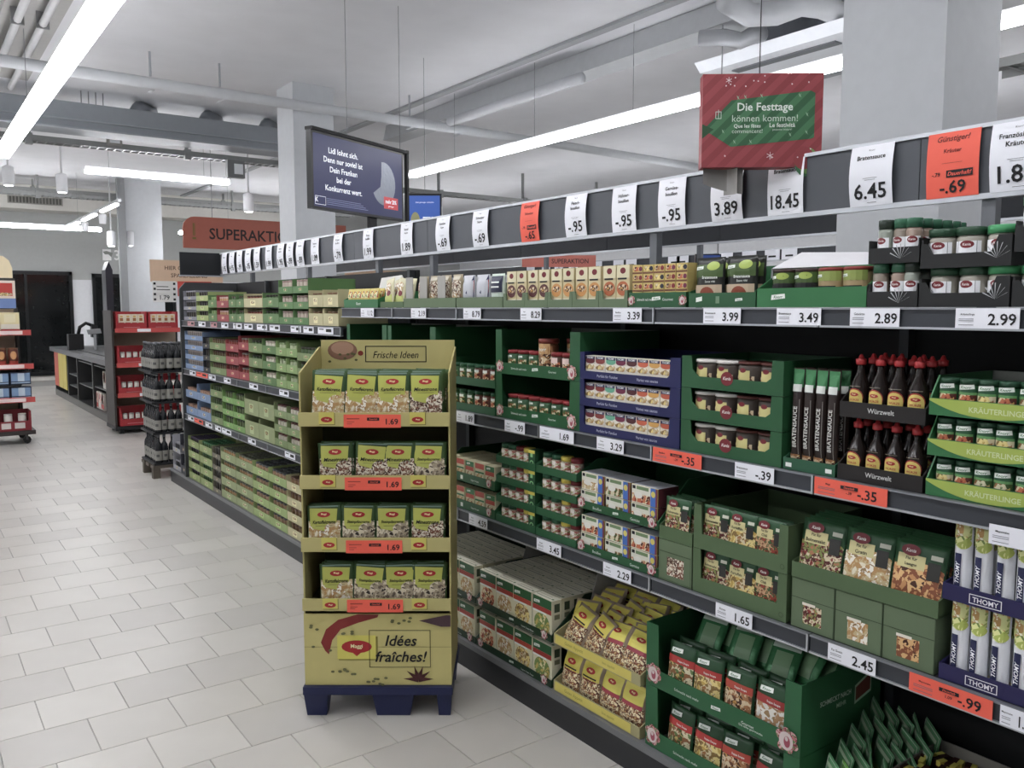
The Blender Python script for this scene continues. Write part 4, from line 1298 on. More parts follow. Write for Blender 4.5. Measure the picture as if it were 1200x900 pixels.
# d: white and navy wedges
wb_ = pill(.095, .14, .04, M('#b9bcc4', .4), [('p', [(-.0, .03), (.046, .03), (.046, .12)], M('#c2402c', .4)), ('p', [(-.0, .06), (.046, .03), (.046, .14)], M('#232a55', .4))], name='rice_bag', seal=.01)
wb2 = pill(.095, .14, .04, M('#c4d6c8', .4), [('r', -.044, .06, .044, .13, M('#1f2440', .4)), ('r', -.03, .08, .03, .086, LOGOG), ('r', -.03, .1, .03, .106, LOGOG)], name='rice_bag', seal=.01)
t_ = tray(.362, .34, .045, .045, SAGE2, name='display_tray', slope=.2, back=.14, inner=GREYC)
put(t_, (GX, 3.09, Z1), 'sage tray with three white and navy bags', 'cardboard tray')
fill([wb_, wb_, wb2], 3.265, 2.92, Z1, 3, ['white and navy bag', 'white and navy bag', 'pale green and navy bag'], 'in the sage tray', 'bag', 'white and navy bags')
# e: five small trays with two soup boxes each
sx = []
for cc, nm in (('#5a2a2c', 'dark red'), ('#c98a3a', 'orange'), ('#b9602a', 'copper')):
    sx.append((carton(.066, .145, .05, M('#cfbf8c', .5), [('r', -.032, .1, .032, .143, M('#d8cfa6', .5)), ('e', 0, .125, .014, .011, BURG), ('r', -.026, .094, .02, .1, INK), ('e', 0, .062, .03, .026, M(cc, .45)), ('e', 0, .066, .022, .012, F_BROWN), ('r', -.032, .002, .032, .03, M('#dcd6bc', .5)), ('r', -.014, .004, .014, .022, INK)], 'soup_box'), nm))
t5 = tray(.149, .3, .06, .03, SAGE2, (.018, .014), name='display_tray')
edges = [2.903, 2.753, 2.603, 2.453, 2.302, 2.152]
for k in range(5):
    a_, b_ = edges[k], edges[k + 1]
    put(t5, (GX, (a_ + b_) / 2, Z1), f'small sage tray with soup boxes, {ORD[k]} from the navy bags', 'cardboard tray', 'small sage soup trays')
    c_ = sx[(0, 0, 1, 1, 2)[k]]
    fill([c_[0]], a_ - .004, b_ + .004, Z1, 2, c_[1] + ' printed soup box', f'in the {ORD[k]} small sage tray', 'box', 'upright soup boxes', x=GX + .012, rows=2, dx=.054, jit=.01)
# f: bouillon stacks
bx = [carton(.048, .03, .09, M('#cdb45a', .45), [('r', -.024, .0, .024, .006, M('#7a4a2a', .5)), ('e', -.006, .017, .014, .008, f_), ('e', .015, .017, .008, .008, M(c_, .5))], 'bouillon_pack') for f_, c_ in ((F_BROWN, '#8a2a2c'), (F_RED, '#7a2a48'), (F_YEL, '#2c2c3a'))]
fw2 = .262
t_ = tray(fw2, .34, .05, .05, KNORR, slope=.2, items=kn_text(fw2) + badge(-fw2 / 2 + .012, .022, .016) + badge(fw2 / 2 - .012, .022, .016), name='display_tray')
put(t_, (GX, 2.013, Z1), 'green tray holding stacked bouillon packs', 'cardboard tray')
for i in range(5):
    for k in range(4):
        put(bx[(i + k // 3) % 3], (GX + .012, 2.118 - i * .051, Z1 + .024 + k * .0303), f'small brown and yellow bouillon pack, {ORD[i]} column, {ORD[k]} from below', 'pack', 'stacked bouillon packs', jit=.02)
B().box(GX + .05, 1.878, Z1, GX + .3, 1.882, Z1 + .15, KNORR).build('cardboard_flap', None, label='upright dark green tray side beside the bouillon packs', cat='cardboard')
# g: two large dark packs
dk = pill(.115, .152, .03, M('#1c1f1a', .3), [('r', -.055, .09, .055, .13, M('#3f5a1e', .35)), ('e', .02, .125, .025, .014, M('#9fb53a', .35)), *knorr_logo(-.035, .118, .017), ('t', 'Bratensauce', .01, .085, .009, LOGOG, 'b', .07), ('t', 'Sauce rôti', .012, .073, .007, LOGOG, '', .06), ('r', -.054, .004, .054, .066, M('#b9a284', .4)), ('e', 0, .036, .03, .024, M('#8a3a1c', .4)), ('e', -.038, .02, .015, .014, F_CREAM)], name='gravy_pouch', seal=.006)
t_ = tray(.262, .34, .05, .045, KNORR, .0, slope=.15, items=[('p', [(-.1, .016), (-.075, .02), (-.075, .034), (-.1, .03)], LOGOG), ('r', -.02, .012, -.005, .034, M('#6a8a6a', .5)), *knorr_logo(.07, .022, .014)], name='display_tray', back=.14)
put(t_, (GX, 1.738, Z1), 'green tray with two large dark gravy pouches', 'cardboard tray')
fill([dk], 1.865, 1.615, Z1, 2, 'large dark gravy pouch', 'on the eye-level shelf', 'pouch', 'large dark gravy pouches', rows=2, dx=.04)
# h: canisters under a raised white lid
can1 = jar(.039, .105, M('#22261e', .35), [('r', -.045, .065, .045, .095, M('#3f5a1e', .4)), ('e', .01, .085, .02, .01, M('#9fb53a', .4)), *knorr_logo(-.022, .08, .014), ('r', -.04, .045, .04, .062, INK), ('r', -.045, .006, .045, .04, F_BROWN)], M('#3a2622', .35), .01, 'gravy_can', 1.03)
can2 = jar(.039, .105, M('#a48a5c', .4), [('r', -.045, .068, .045, .095, M('#8a9a3c', .4)), *knorr_logo(-.022, .08, .014), ('r', -.045, .006, .045, .04, food('#7a7a8a', '#a86a4a', '#c9c0b0', '#5a3a2a')), ('r', -.03, .048, .03, .054, INK)], M('#8a2a22', .35), .01, 'gravy_can', 1.03)
t_ = tray(.35, .36, .11, .055, KN2, slope=.3, back=.14, items=[*knorr_logo(-.1, .028, .024)], name='display_tray')
put(t_, (GX, 1.427, Z1), 'bright green tray of round gravy cans', 'cardboard tray')
fill([can1, can1, can2, can2], 1.575, 1.27, Z1, 4, ['dark round gravy can', 'dark round gravy can', 'tan round gravy can', 'tan round gravy can'], 'in the bright green tray', 'can', 'round gravy cans', x=GX + .008, rows=1)
lidp = B()
lidp.add([(GX + .06, 1.60, Z1 + .115), (GX + .06, 1.255, Z1 + .115), (GX + .15, 1.255, Z1 + .15), (GX + .15, 1.56, Z1 + .165)], [(0, 1, 2, 3), (3, 2, 1, 0)], M('#dadade', .5))
lidp.add([(GX + .06, 1.60, Z1 + .115), (GX + .15, 1.56, Z1 + .165), (GX + .3, 1.60, Z1 + .12), (GX + .06, 1.603, Z1 + .04)], [(0, 1, 2, 3), (3, 2, 1, 0)], M('#bdbdc0', .5))
lidp.build('cardboard_flap', None, label='raised pale grey tray lid over the gravy cans', cat='cardboard')
# i: spice jars in black trays
gls = M('#9a968c', .12)
sj = []
for cap_, con, nm in (('#2b3a30', '#8c9488', 'dark capped'), ('#2c6a4c', '#8a7e70', 'green capped'), ('#2c6a4c', '#9a8474', 'green capped')):
    sj.append((jar(.0205, .108, M(con, .15), [('r', -.02, .008, .02, .062, WHITE), ('e', 0, .054, .0125, .0085, BURG), ('t', 'Kania', 0, .0515, .0055, M('#f2e8e4', .4), 'b', .016), ('r', -.012, .02, .012, .024, M('#70707a', .5))], M(cap_, .25), .024, 'spice_jar', 1.0), nm))
iw = .136
orn = []
for k in range(7):
    a_ = -1.2 + k * .4
    orn.append(('p', [(.03, .01), (.03 + .03 * math.sin(a_) + .001, .012 + .035 * math.cos(a_) + .002), (.03 + .03 * math.sin(a_) - .0015, .012 + .035 * math.cos(a_))], M('#b9bcc0', .5)))
blk = M('#17191a', .5)
t_ = tray(iw, .38, .06, .04, blk, .0, slope=.1, items=[('p', [(p_[0] - .03 + .02, p_[1]) for p_ in q[1]], q[2]) for q in orn], name='display_tray')
for k, nm in ((0, 'lower'), (1, 'upper')):
    puttray(t_, 1.25, 1.114, Z1 + k * .112, f'{nm} black tray of slim spice jars', 'black slim jar trays')
    fill([s_[0] for s_ in sj], 1.246, 1.118, Z1 + k * .112, 3, [s_[1] + ' slim spice jar' for s_ in sj], f'in the {nm} black tray', 'jar', 'slim spice jars', rows=6 if k else 2, dx=.043, order=[0, 1, 2] if k else [1, 2, 0], jit=.3)
# j: wide jars
wj = jar(.034, .092, M('#a29d90', .15), [('r', -.032, .006, .032, .058, WHITE), ('e', 0, .05, .016, .009, BURG), ('t', 'Kania', 0, .047, .006, M('#f2e8e4', .4), 'b', .02), ('frame', -.022, .01, .022, .058, .001, INK)], M('#1f4a30', .3), .02, 'herb_jar', 1.04)
wj2 = jar(.034, .092, M('#a29d90', .15), [('r', -.032, .006, .032, .058, WHITE), ('e', 0, .05, .016, .009, BURG), ('t', 'Kania', 0, .047, .006, M('#f2e8e4', .4), 'b', .02)], M('#2f9a5a', .3), .02, 'herb_jar', 1.04)
jw = .212
lp = [(-jw / 2, 0), (jw / 2, 0), (jw / 2, .072), (jw / 2 - .03, .072), (jw / 2 - .045, .034), (-jw / 2 + .03, .034), (-jw / 2 + .015, .06), (-jw / 2, .06)]
t_ = tray(jw, .34, .07, .034, blk, 0, lippts=lp, items=[('p', [(p_[0] + .045, p_[1] + .008) for p_ in q[1]], q[2]) for q in orn], name='display_tray', slope=.1)
tj = t_
for k, nm in ((0, 'lower'), (1, 'upper')):
    puttray(t_, 1.11, .898, Z1 + k * .095, f'{nm} black tray of wide herb jars', 'black wide jar trays')
    fill([wj, wj, wj2], 1.107, .90, Z1 + k * .095, 3, ['wide herb jar with dark lid', 'wide herb jar with dark lid', 'wide herb jar with bright green lid'], f'in the {nm} wide black tray', 'jar', 'wide herb jars', rows=2, dx=.075, jit=.3)
    puttray(t_, .893, .681, Z1 + k * .125, f'{nm} black tray of wide jars at the very picture edge', 'black wide jar trays')
    fill([wj2, wj, wj2], .89, .685, Z1 + k * .125 + .03 * k, 3, ['wide herb jar with bright green lid', 'wide herb jar with dark lid', 'wide herb jar with bright green lid'], f'in the {nm} edge tray', 'jar', 'wide herb jars', rows=1, jit=.3)

# ---------- preserve cases on the far shelf section
LG = lambda c, r=.55: M(c, r)
JARC = {}


def pjar(bodyc, lidc, w):
    key = (bodyc, lidc)
    if key not in JARC:
        JARC[key] = jar(.026, .085, M(bodyc, .3), None, M(lidc, .35), .012, 'preserve_jar', 1.02, n=8)
    return JARC[key]


CASE = {}
case_no = 0
jar_rest = B()
jar_no = 0


def cases(pa, pb, z, tiers, th_, cc, bodyc, lidc, label, lip=.55, ncase=1, deep=1, slot=False):
    """a column of printed cardboard cases with jar tops showing in the cut-out front"""
    global case_no, jar_no
    ya, yb = span(pa, pb, z)
    w = (ya - yb) / ncase
    for c_ in range(ncase):
        y0 = ya - c_ * w
        for t in range(tiers):
            key = (round(w, 3), th_, cc, lip)
            if key not in CASE:
                ww = w - .006
                CASE[key] = tray(ww, .32, th_ * .92, th_ * lip, M(cc, .55), 0, slope=.12, items=[('r', -ww * .14, th_ * .12, ww * .14, th_ * lip * .75, M('#%02x%02x%02x' % tuple(min(255, int(int(cc[i:i + 2], 16) * 1.18) + 8) for i in (1, 3, 5)), .5)), ('e', 0, th_ * lip * .55, ww * .1, th_ * .09, F_GREEN if cc != RD else F_CREAM)], name='preserve_case')
            nm = ['lowest', 'second', 'third', 'fourth', 'fifth'][t]
            sfx = '' if ncase == 1 else (', farther column' if c_ == 0 else ', nearer column')
            put(CASE[key], (GX, y0 - w / 2, z + t * th_ + .002), f'{nm} {label}{sfx}', 'case', 'preserve cases')
            case_no += 1
            n = max(2, int(w / .058))
            jh = th_ * .9
            for r_ in range(deep if t == tiers - 1 else 1):
                for i in range(n):
                    st = (w - .02) / n
                    yy = y0 - .01 - st * (i + .5)
                    far = yy > 6.4 or r_ > 0
                    zz = z + t * th_ + .007
                    sc_ = min(.95, (th_ - .012) / .085)
                    if jar_no < 260 and not far:
                        pj = pjar(bodyc, lidc, w)
                        o = put(pj, (GX + .012 + r_ * .055, yy, zz), f'preserve jar in the {nm} {label}{sfx}, {ORD[i]} from the bottle pallet', 'jar', 'jars in the preserve cases')
                        s_ = sc_ if th_ < .2 else 1.4
                        o.scale = (min(1, st / .055), 1, sc_)
                        jar_no += 1
                    else:
                        x_ = GX + .04 + r_ * .055
                        jar_rest.lathe([(.024, zz), (.026, zz + .07 * sc_), (.023, zz + .072 * sc_)], 7, M(bodyc, .3), x_, yy)
                        jar_rest.lathe([(.0265, zz + .0722 * sc_), (.0265, zz + .085 * sc_)], 7, M(lidc, .35), x_, yy)


G1, G2, G3, CR, RD, BL, GY = '#567a42', '#728650', '#8a9664', '#b8b182', '#963c40', '#7088aa', '#80808a'
jD, jG, jO, jW, jR = '#2a2622', '#3f5a2c', '#b88a5a', '#c9c2ae', '#8a3a2c'
z = 1.5625
cases(218, 233, z, 3, .088, GY, jD, '#9a9aa4', 'grey case on the upper shelf by the end panel', .35)
cases(233, 247, z, 3, .082, '#93a35c', jD, jD, 'lime case on the upper shelf')
cases(247, 257, z, 2, .11, G1, '#7fa05a', '#8fae6a', 'green case on the upper shelf')
cases(257, 271, z, 2, .108, RD, jO, '#c9a8a0', 'red case on the upper shelf', .5)
cases(271, 289, z, 2, .11, G1, jG, '#4a3a2a', 'bright green case on the upper shelf', ncase=2)
cases(289, 311, z, 2, .11, CR, jR, '#5a3a2a', 'cream case on the upper shelf', .6)
cases(311, 330, z, 2, .11, G1, jG, '#2c2a1e', 'bright green case beside the cream one', .6)
cases(330, 365, z, 3, .1, '#4f7a40', '#b9a898', '#a88c84', 'green case with pink jars', .45, ncase=2, deep=3)
cases(365, 400, z, 2, .112, CR, jO, '#8a6a4a', 'cream case at the section joint', .65, ncase=2)
z = 1.1325
cases(220, 241, z, 4, .085, BL, '#8a8078', '#a89c94', 'blue case on the second shelf', .5)
cases(241, 249, z, 3, .1, '#2c2e34', jD, '#1c1c20', 'black bottle case on the second shelf', .4)
cases(249, 268, z, 3, .1, G2, '#6a5a34', '#4a2c1c', 'olive case on the second shelf')
cases(268, 283, z, 3, .1, RD, jR, '#5a2a20', 'red case on the second shelf', .6)
cases(283, 295, z, 3, .112, RD, jR, '#8a8078', 'taller red case on the second shelf', .5)
cases(295, 311, z, 3, .108, G2, jG, '#2c2a1e', 'green case on the second shelf', .6)
cases(311, 327, z, 3, .11, G1, '#cfc8b4', '#b9a898', 'green case with white jars', .5)
cases(327, 352, z, 3, .108, '#7f9c58', '#a9b48a', '#8aa06a', 'pale green case on the second shelf', .5, ncase=2)
cases(352, 398, z, 3, .1, G2, jG, '#3c3a2a', 'green case behind the yellow stand', .5, ncase=2)
z = .7225
cases(220, 250, z, 2, .15, BL, '#b9977a', '#a8806a', 'blue case on the third shelf', .45, ncase=2)
cases(250, 264, z, 3, .11, G2, jG, '#3a4a24', 'green case on the third shelf', .5)
cases(264, 290, z, 3, .1, '#6f9a48', '#5a6a3a', '#34402a', 'green jar case on the third shelf', .45, ncase=2)
cases(290, 325, z, 2, .16, G3, jO, '#6a5a34', 'pale green wide case on the third shelf', .7, ncase=2)
cases(325, 356, z, 3, .1, G2, jW, '#6a3a34', 'green case with red lids on the third shelf', .5, ncase=2)
cases(5.15, 4.5, z, 3, .1, G2, jG, '#3c3a2a', 'green case on the third shelf behind the stand', .5)
z = .1325
cases(8.40, 8.13, z, 2, .17, '#9a9aa0', '#202226', '#8a8a90', 'grey framed case on the base shelf', .25)
cases(8.12, 7.92, z, 2, .19, '#3c3e48', jD, '#241c3a', 'dark case on the base shelf', .4)
cases(7.85, 7.5, z, 4, .098, '#869656', jD, '#3a2c4a', 'lime case on the base shelf', .62, deep=4)
cases(7.49, 7.13, z, 4, .098, '#8a9a5a', jG, '#2f6a3c', 'lime case with green lids on the base shelf', .62, deep=4)
cases(7.12, 6.9, z, 4, .098, '#6f6a5a', jD, '#5a5a50', 'dark olive case on the base shelf', .4, deep=3)
cases(6.89, 6.12, z, 4, .105, G3, jO, '#6a6e5a', 'pale green case on the base shelf', .6, ncase=3 if False else 2, deep=5)
cases(300, 340, z, 4, .105, '#8fa45e', '#b08a6a', '#4a4e50', 'green case with brown jars on the base shelf', .55, ncase=2, deep=5)
cases(340, 358, z, 4, .105, CR, '#8a6a4a', '#6a4a3a', 'cream case on the base shelf', .55, deep=4)
cases(4.99, 4.5, z, 4, .1, G3, jO, '#6a6e5a', 'pale green case hidden behind the stand', .6)
if jar_rest.v:
    jar_rest.build('preserve_jar', None, kind='stuff')


# ================================================================== THE YELLOW CARDBOARD STAND
BXY = RF(-.5475, 3.32)
RZ = -AL
DY = M('#bdb266', .55)
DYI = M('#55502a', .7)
SW, SD = .6, .39
plt_ = empty('pallet', 'dark blue plastic pallet under the yellow display stand', 'pallet', None, (*BXY, 0), (0, 0, RZ))
NB = M('#1a2350', .45)
B().box(-.305, -.02, .098, .305, .42, .13, NB).build('top_deck', plt_)
for x, w0 in ((-.255, .05), (.06, .085), (.27, .03)):
    for y in (.03, .36):
        b = B()
        b.add([(x - w0 * .8, y - .025, 0), (x + w0 * .8, y - .025, 0), (x + w0 * .8, y + .025, 0), (x - w0 * .8, y + .025, 0), (x - w0, y - .04, .0975), (x + w0, y - .04, .0975), (x + w0, y + .04, .0975), (x - w0, y + .04, .0975)], [(0, 3, 2, 1), (4, 5, 6, 7), (0, 1, 5, 4), (1, 2, 6, 5), (2, 3, 7, 6), (3, 0, 4, 7)], NB)
        b.build('pallet_foot', plt_)
st = empty('display_stand', 'yellow cardboard display stand with four shelves of soup sachets', 'display stand', None, (*BXY, .132), (0, 0, RZ))
bz = .132
TH = .006
hw = SW / 2
b = B().box(-hw, 0, 0, hw, TH, .30, M('#c8bc68', .5))
bp = b.build('base_panel', st)
chili = M('#8e2420', .4)
it = [('r', -hw, .16, hw, .1615, M('#7a702a', .6))]
ch = [(-.215, .145), (-.2, .13), (-.185, .19), (-.15, .235), (-.08, .262), (-.0, .285), (.005, .297), (-.08, .298), (-.16, .275), (-.21, .235), (-.232, .18)]
it.append(('p', ch, chili))
it += [('r', -.16, .105, .0, .205, M('#8f8524', .5)), ('r', -.165, .11, -.008, .21, M('#d9cf3a', .4)), ('e', -.086, .162, .062, .027, REDLOGO), ('p', [(-.11, .143), (-.062, .143), (-.086, .122)], REDLOGO), ('t', 'Maggi', -.086, .152, .021, M('#f4e9a8', .4), 'b', .098),
       ('frame', -.035, .075, .215, .232, .0022, INK), ('t', 'Idées', .095, .165, .046, INK, 'bi', .13), ('t', 'fraîches!', .095, .098, .046, INK, 'bi', .225)]
for i in range(6):
    a_ = math.pi * (.02 + i * .19)
    it.append(('p', [(.165 + .012 * math.sin(a_), .025 - .012 * math.cos(a_)), (.165 + .062 * math.cos(a_), .022 + .062 * math.sin(a_)), (.165 - .012 * math.sin(a_), .025 + .012 * math.cos(a_))], M('#4a1c1c', .5)))
for x, z, n_ in ((-.14, .05, 8), (.0, .012, 8), (.1, .27, 6), (-.27, .24, 3), (-.12, .21, 4), (-.22, .15, 2)):
    for i in range(n_):
        it.append(('e', max(-.285, min(.285, x + rnd.uniform(-.045, .045))), z + rnd.uniform(-.008, .02), .0075, .005, M('#6a6a3a', .6)))
it.append(('p', [(.17, .275), (.28, .298), (.298, .298), (.298, .25), (.26, .25)], M('#4a3038', .5)))
B().prints(it, flat(0)).build('printed_front', bp)
for s_ in (-1, 1):
    x0, x1 = sorted((s_ * hw, s_ * (hw - TH)))
    zt = 1.414 - bz
    B().prism([(TH, 0), (SD, 0), (SD, 1.50 - bz), (SD - .03, 1.50 - bz), (TH, zt)], x0, x1, DY, 'x').build('side_panel', st)
bk = B().box(-hw + TH, SD - TH, 0, hw - TH, SD, 1.53 - bz, DY).build('back_panel', st)
it = [('frame', -.10, 1.30, .17, 1.372, .004, INK), ('t', 'Frische Ideen', .035, 1.318, .03, INK, 'i', .2), ('e', -.2, 1.352, .065, .042, M('#8a6048', .5)), ('e', -.2, 1.362, .05, .028, M('#b08468', .5)), ('e', -.12, 1.34, .012, .011, M('#8a2a1c', .5))]
for i in range(7):
    it.append(('e', -.26 + rnd.uniform(0, .14), 1.3 + rnd.uniform(0, .04), .007, .005, M('#5a5a2a', .5)))
B().prints(it, flat(SD - TH)).build('printed_back', bk)
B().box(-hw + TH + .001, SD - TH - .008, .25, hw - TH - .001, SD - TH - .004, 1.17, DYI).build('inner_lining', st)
lips = [(.451, .501), (.695, .752), (.951, 1.006), (1.203, 1.258)]
soup = [('asparagus soup', F_CREAM, 'Steinpilzcreme'), ('minestrone', F_MINE, 'Minestrone')]
edgeg = M('#3b5a2e', .35)


def msach(txt, fo, hh):
    return pill(.14, hh, .014, edgeg, [('r', -.0655, .004, .0655, hh * .62, fo), ('p', [(-.058, hh * .5), (.05, hh * .5), (.056, hh - .016), (-.06, hh - .012)], M('#b8bd34', .36)), ('p', [(-.052, hh * .5), (-.05, hh * .44), (.0, hh * .38), (.03, hh * .5)], M('#b4b93c', .4)), ('e', .035, hh * .42, .034, .026, fo), *maggi_logo(0, hh - .038, .027), ('t', txt, 0, hh - .076, .015, INK, 'bi', .095), ('r', -.035, hh - .084, .035, hh - .0825, M('#5a5a20', .5)),
                                            ('r', -.06, hh - .009, .06, hh - .003, M('#6f8a7a', .3))], name='soup_sachet', seal=.006)


MS = {}
for hh in (.168, .2):
    MS['cream', hh] = msach('Kartoffelcreme', F_CREAM, hh)
    MS['dark', hh] = msach('Minestrone', F_MINE, hh)
MS['mushroom', .168] = msach('Steinpilzcreme', food('#6a5a4a', '#a8987c', '#d8ccb0', '#3c3028', scale=70), .168)
tiern = ['lowest', 'second', 'third', 'topmost']
for k, (z0_, z1_) in enumerate(lips):
    sf = B().box(-hw + TH + .001, -.012, z0_ - bz, hw - TH - .001, SD - TH - .012, z0_ - bz + .008, M('#6a6330', .6)).build('shelf_tray', st)
    lp_ = B().box(-hw + .001, -.02, z0_ - bz, hw - .001, -.0125, z1_ - bz, DY)
    lo = lp_.build('tray_lip', sf)
    it = []
    for x in (-.185, .175):
        it += [('r', x - .03, z0_ - bz + .006, x + .032, z1_ - bz - .001, M('#7d7428', .5)), ('r', x - .032, z0_ - bz + .009, x + .029, z1_ - bz + .002, M('#cfc440', .45)), ('e', x - .001, (z0_ + z1_) / 2 - bz, .023, .011, REDLOGO), ('t', 'Maggi', x, (z0_ + z1_) / 2 - bz - .003, .007, M('#f4e9a8', .4), 'b', .036)]
    B().prints(it, flat(-.02)).build('printed_front', sf)
    # orange ticket
    tk = B().box(-.113, -.0015, 0, .113, 0, .052, ORANGE).build('price_ticket', None, label=f'orange price ticket reading 1.69 on the {tiern[k]} stand shelf', cat='price ticket', loc=(BXY[0] + math.cos(RZ) * -.005 + math.sin(RZ) * .0235, BXY[1] + math.sin(RZ) * -.005 - math.cos(RZ) * .0235, z0_ - .004), rot=(0, 0, RZ))
    B().prints([('t', '1.69', .078, .012, .024, INK, 'b', .052), ('r', -.02, .028, .028, .04, INK), ('t', 'Dauerhaft', .004, .031, .006, ORANGE, 'bi', .04), ('r', -.1, .034, -.05, .037, M('#a83a2a', .6)), ('r', -.1, .022, -.07, .024, M('#a83a2a', .6)), ('r', -.1, .014, -.08, .016, M('#a83a2a', .6))], flat(-.0015)).build('lettering', tk)
    kinds = [['cream', 'mushroom', 'mushroom', 'mushroom'], ['cream', 'mushroom', 'mushroom', 'dark'], ['dark', 'dark', 'dark', 'mushroom'], ['cream', 'cream', 'cream', 'dark']][k]
    xs = [[-.165, -.035, .095, .21], [-.21, -.075, .065, .205], [-.16, -.02, .09, .212], [-.19, -.058, .073, .205]][k]
    hh = .2 if k == 3 else .168
    for r_ in range(6 if k == 3 else 3):
        for i in range(4):
            x, y = xs[i], .012 + r_ * (.026 if k == 3 else .02)
            nm = {'cream': 'yellow-green cream soup sachet', 'dark': 'yellow-green minestrone sachet', 'mushroom': 'yellow-green mushroom soup sachet'}[kinds[i]]
            put(MS[kinds[i], hh], (BXY[0] + x * math.cos(RZ) - y * math.sin(RZ), BXY[1] + x * math.sin(RZ) + y * math.cos(RZ), z0_ + .013 + (.0 if r_ < 1 else .006 * (k == 3))), f'{nm} on the {tiern[k]} stand shelf, {ORD[i]} from the aisle, {ORD[r_]} row', 'sachet', 'soup sachets on the yellow stand', rz=RZ, tilt=-.1 - .02 * r_, jit=.06, roll=rnd.uniform(-.04, .04))

# ================================================================== SIGNS AND SCREENS
# red box sign hanging before the header board
rb0 = Vector((*RF(.663, 3.0), 2.16))
rr = -AL - .05
rs = empty('box_sign', 'red festive box sign with green ribbon hanging before the price board', 'hanging sign', None, rb0, (0, 0, rr))
sw_, sh_ = .412, .318
B().box(0, 0, 0, sw_, .06, sh_, M('#9b3a40', .5, kind='stripe', scale=7, hexes=['#93343c', '#a34046'])).build('sign_box', rs)
it = [('p', [(.005, .13), (.1, .228), (.37, .258), (.385, .25), (.385, .1), (.375, .095), (.1, .07)], M('#2f6b40', .5, kind='stripe', scale=7, hexes=['#28603a', '#3c7a4c'])), ('p', [(.0, .148), (.0, .098), (.04, .13)], M('#24522f', .5)),
      ('t', 'Die Festtage', .215, .183, .036, M('#dfe9e0', .5), 'b', .225), ('t', 'können kommen!', .215, .155, .023, M('#c9dccb', .5), '', .225), ('t', 'Que les fêtes', .155, .132, .015, M('#dfe9e0', .5), 'b', .105), ('t', 'commencent!', .155, .116, .014, M('#c9dccb', .5), '', .105), ('t', 'Le festività', .275, .135, .015, M('#dfe9e0', .5), 'b', .1), ('t', 'possono iniziare!', .275, .122, .009, M('#c9dccb', .5), '', .1),
      ('frame', .045, .165, .065, .19, .002, M('#c9dccb', .5)), ('r', .054, .165, .056, .196, M('#c9dccb', .5)), ('e', .36, .015, .04, .05, M('#2f6b40', .5)), ('e', .365, .02, .035, .045, M('#6fa04a', .5)), ('e', .35, .03, .035, .04, M('#9b3a40', .5))]
snow = M('#e6d2d4', .5)
for x, z, s_ in ((.088, .295, .011), (.235, .038, .013)):
    for a_ in range(3):
        t = a_ * math.pi / 3 + .5
        dx_, dz_ = math.cos(t), math.sin(t)
        it.append(('p', [(x - s_ * dx_ - .001 * dz_, z - s_ * dz_ + .001 * dx_), (x + s_ * dx_ - .001 * dz_, z + s_ * dz_ + .001 * dx_), (x + s_ * dx_ + .001 * dz_, z + s_ * dz_ - .001 * dx_), (x - s_ * dx_ + .001 * dz_, z - s_ * dz_ - .001 * dx_)], snow))
for i in range(16):
    x, z = rnd.uniform(.02, .39), rnd.choice([rnd.uniform(.27, .31), rnd.uniform(.01, .06)])
    it.append(('e', x, z, .0025, .0025, snow))
for x, z in ((.12, .235), (.145, .237), (.2, .24), (.33, .24), (.3, .108), (.11, .085), (.165, .085), (.355, .115), (.07, .12), (.355, .175)):
    for t in (0, 1.05, 2.1):
        dx_, dz_ = math.cos(t) * .009, math.sin(t) * .009
        it.append(('p', [(x - dx_, z - dz_), (x + dx_ * .3 - dz_ * .2, z), (x + dx_, z + dz_), (x + dz_ * .2, z)], M('#8fb894', .5)))
B().prints(it, flat(0)).build('printed_front', rs)
B().tube([(.2, .03, sh_), (.2, .03, CZ - 2.16 - .003)], .002, 5, INK).build('hanging_wire', rs)
fl = B()
fl.grid(lambda u, v: (.01 + .14 * u, .02 + .03 * math.sin(u * 3), -.09 * v * (.6 + .4 * u)), 0, 1, 0, 1, 8, 4, M('#8c8a87', .3))
fl.grid(lambda u, v: (.09 + .035 * math.cos(u * 1.6), .0 + .05 * math.sin(u * 1.6), -.09 * v), 0, 1, 0, 1, 6, 3, M('#a5a3a0', .3))
fl.build('plastic_fin', rs, True)

# blue hanging screen
tA, tB = Vector((2.59, 6.155, 2.43)), Vector((3.636, 6.63, 2.43))
ang = math.atan2(tB.y - tA.y, tB.x - tA.x)
tw = (tB - tA).length
scn = empty('hanging_screen', 'large dark blue advertising screen hanging beside the middle column', 'screen', None, tA, (0, 0, ang))
B().box(0, 0, 0, tw, .05, .59, M('#0d0f14', .3)).build('screen_case', scn)
it = [('r', .02, .02, tw - .02, .57, M('#1d2350', .3, kind='emit', emit=.7))]
wt = M('#e8ecf6', .4, kind='emit', emit=.75)
for i, s_ in enumerate(('Lidl lohnt sich.', 'Denn nur soviel ist', 'Dein Franken', 'bei der', 'Konkurrenz wert.')):
    it.append(('t', s_, tw * .32, .44 - i * .072, .044, wt, 'b', (.46, .62, .42, .22, .56)[i]))
coin = M('#8d93a0', .35, .5, bump=.4, scale=30)
cxx, czz = tw * .76, .29
pts = []
for i in range(20):
    t = math.radians(100 - i * 250 / 19)
    pts.append((cxx + .16 * math.cos(t), czz + .18 * math.sin(t)))
inner_ = [(cxx - .045, czz - .03), (cxx - .03, czz + .06)]
it.append(('p', pts + inner_, coin))
it.append(('r', tw * .76, .085, tw * .93, .185, M('#b8343a', .4, kind='emit', emit=.7)))
it.append(('t', 'mehr 20%', tw * .845, .13, .035, wt, 'b', .15))
it.append(('t', 'günstiger', tw * .845, .098, .018, wt, '', .12))
it.append(('t', 'K', .05, .055, .035, wt, 'b'))
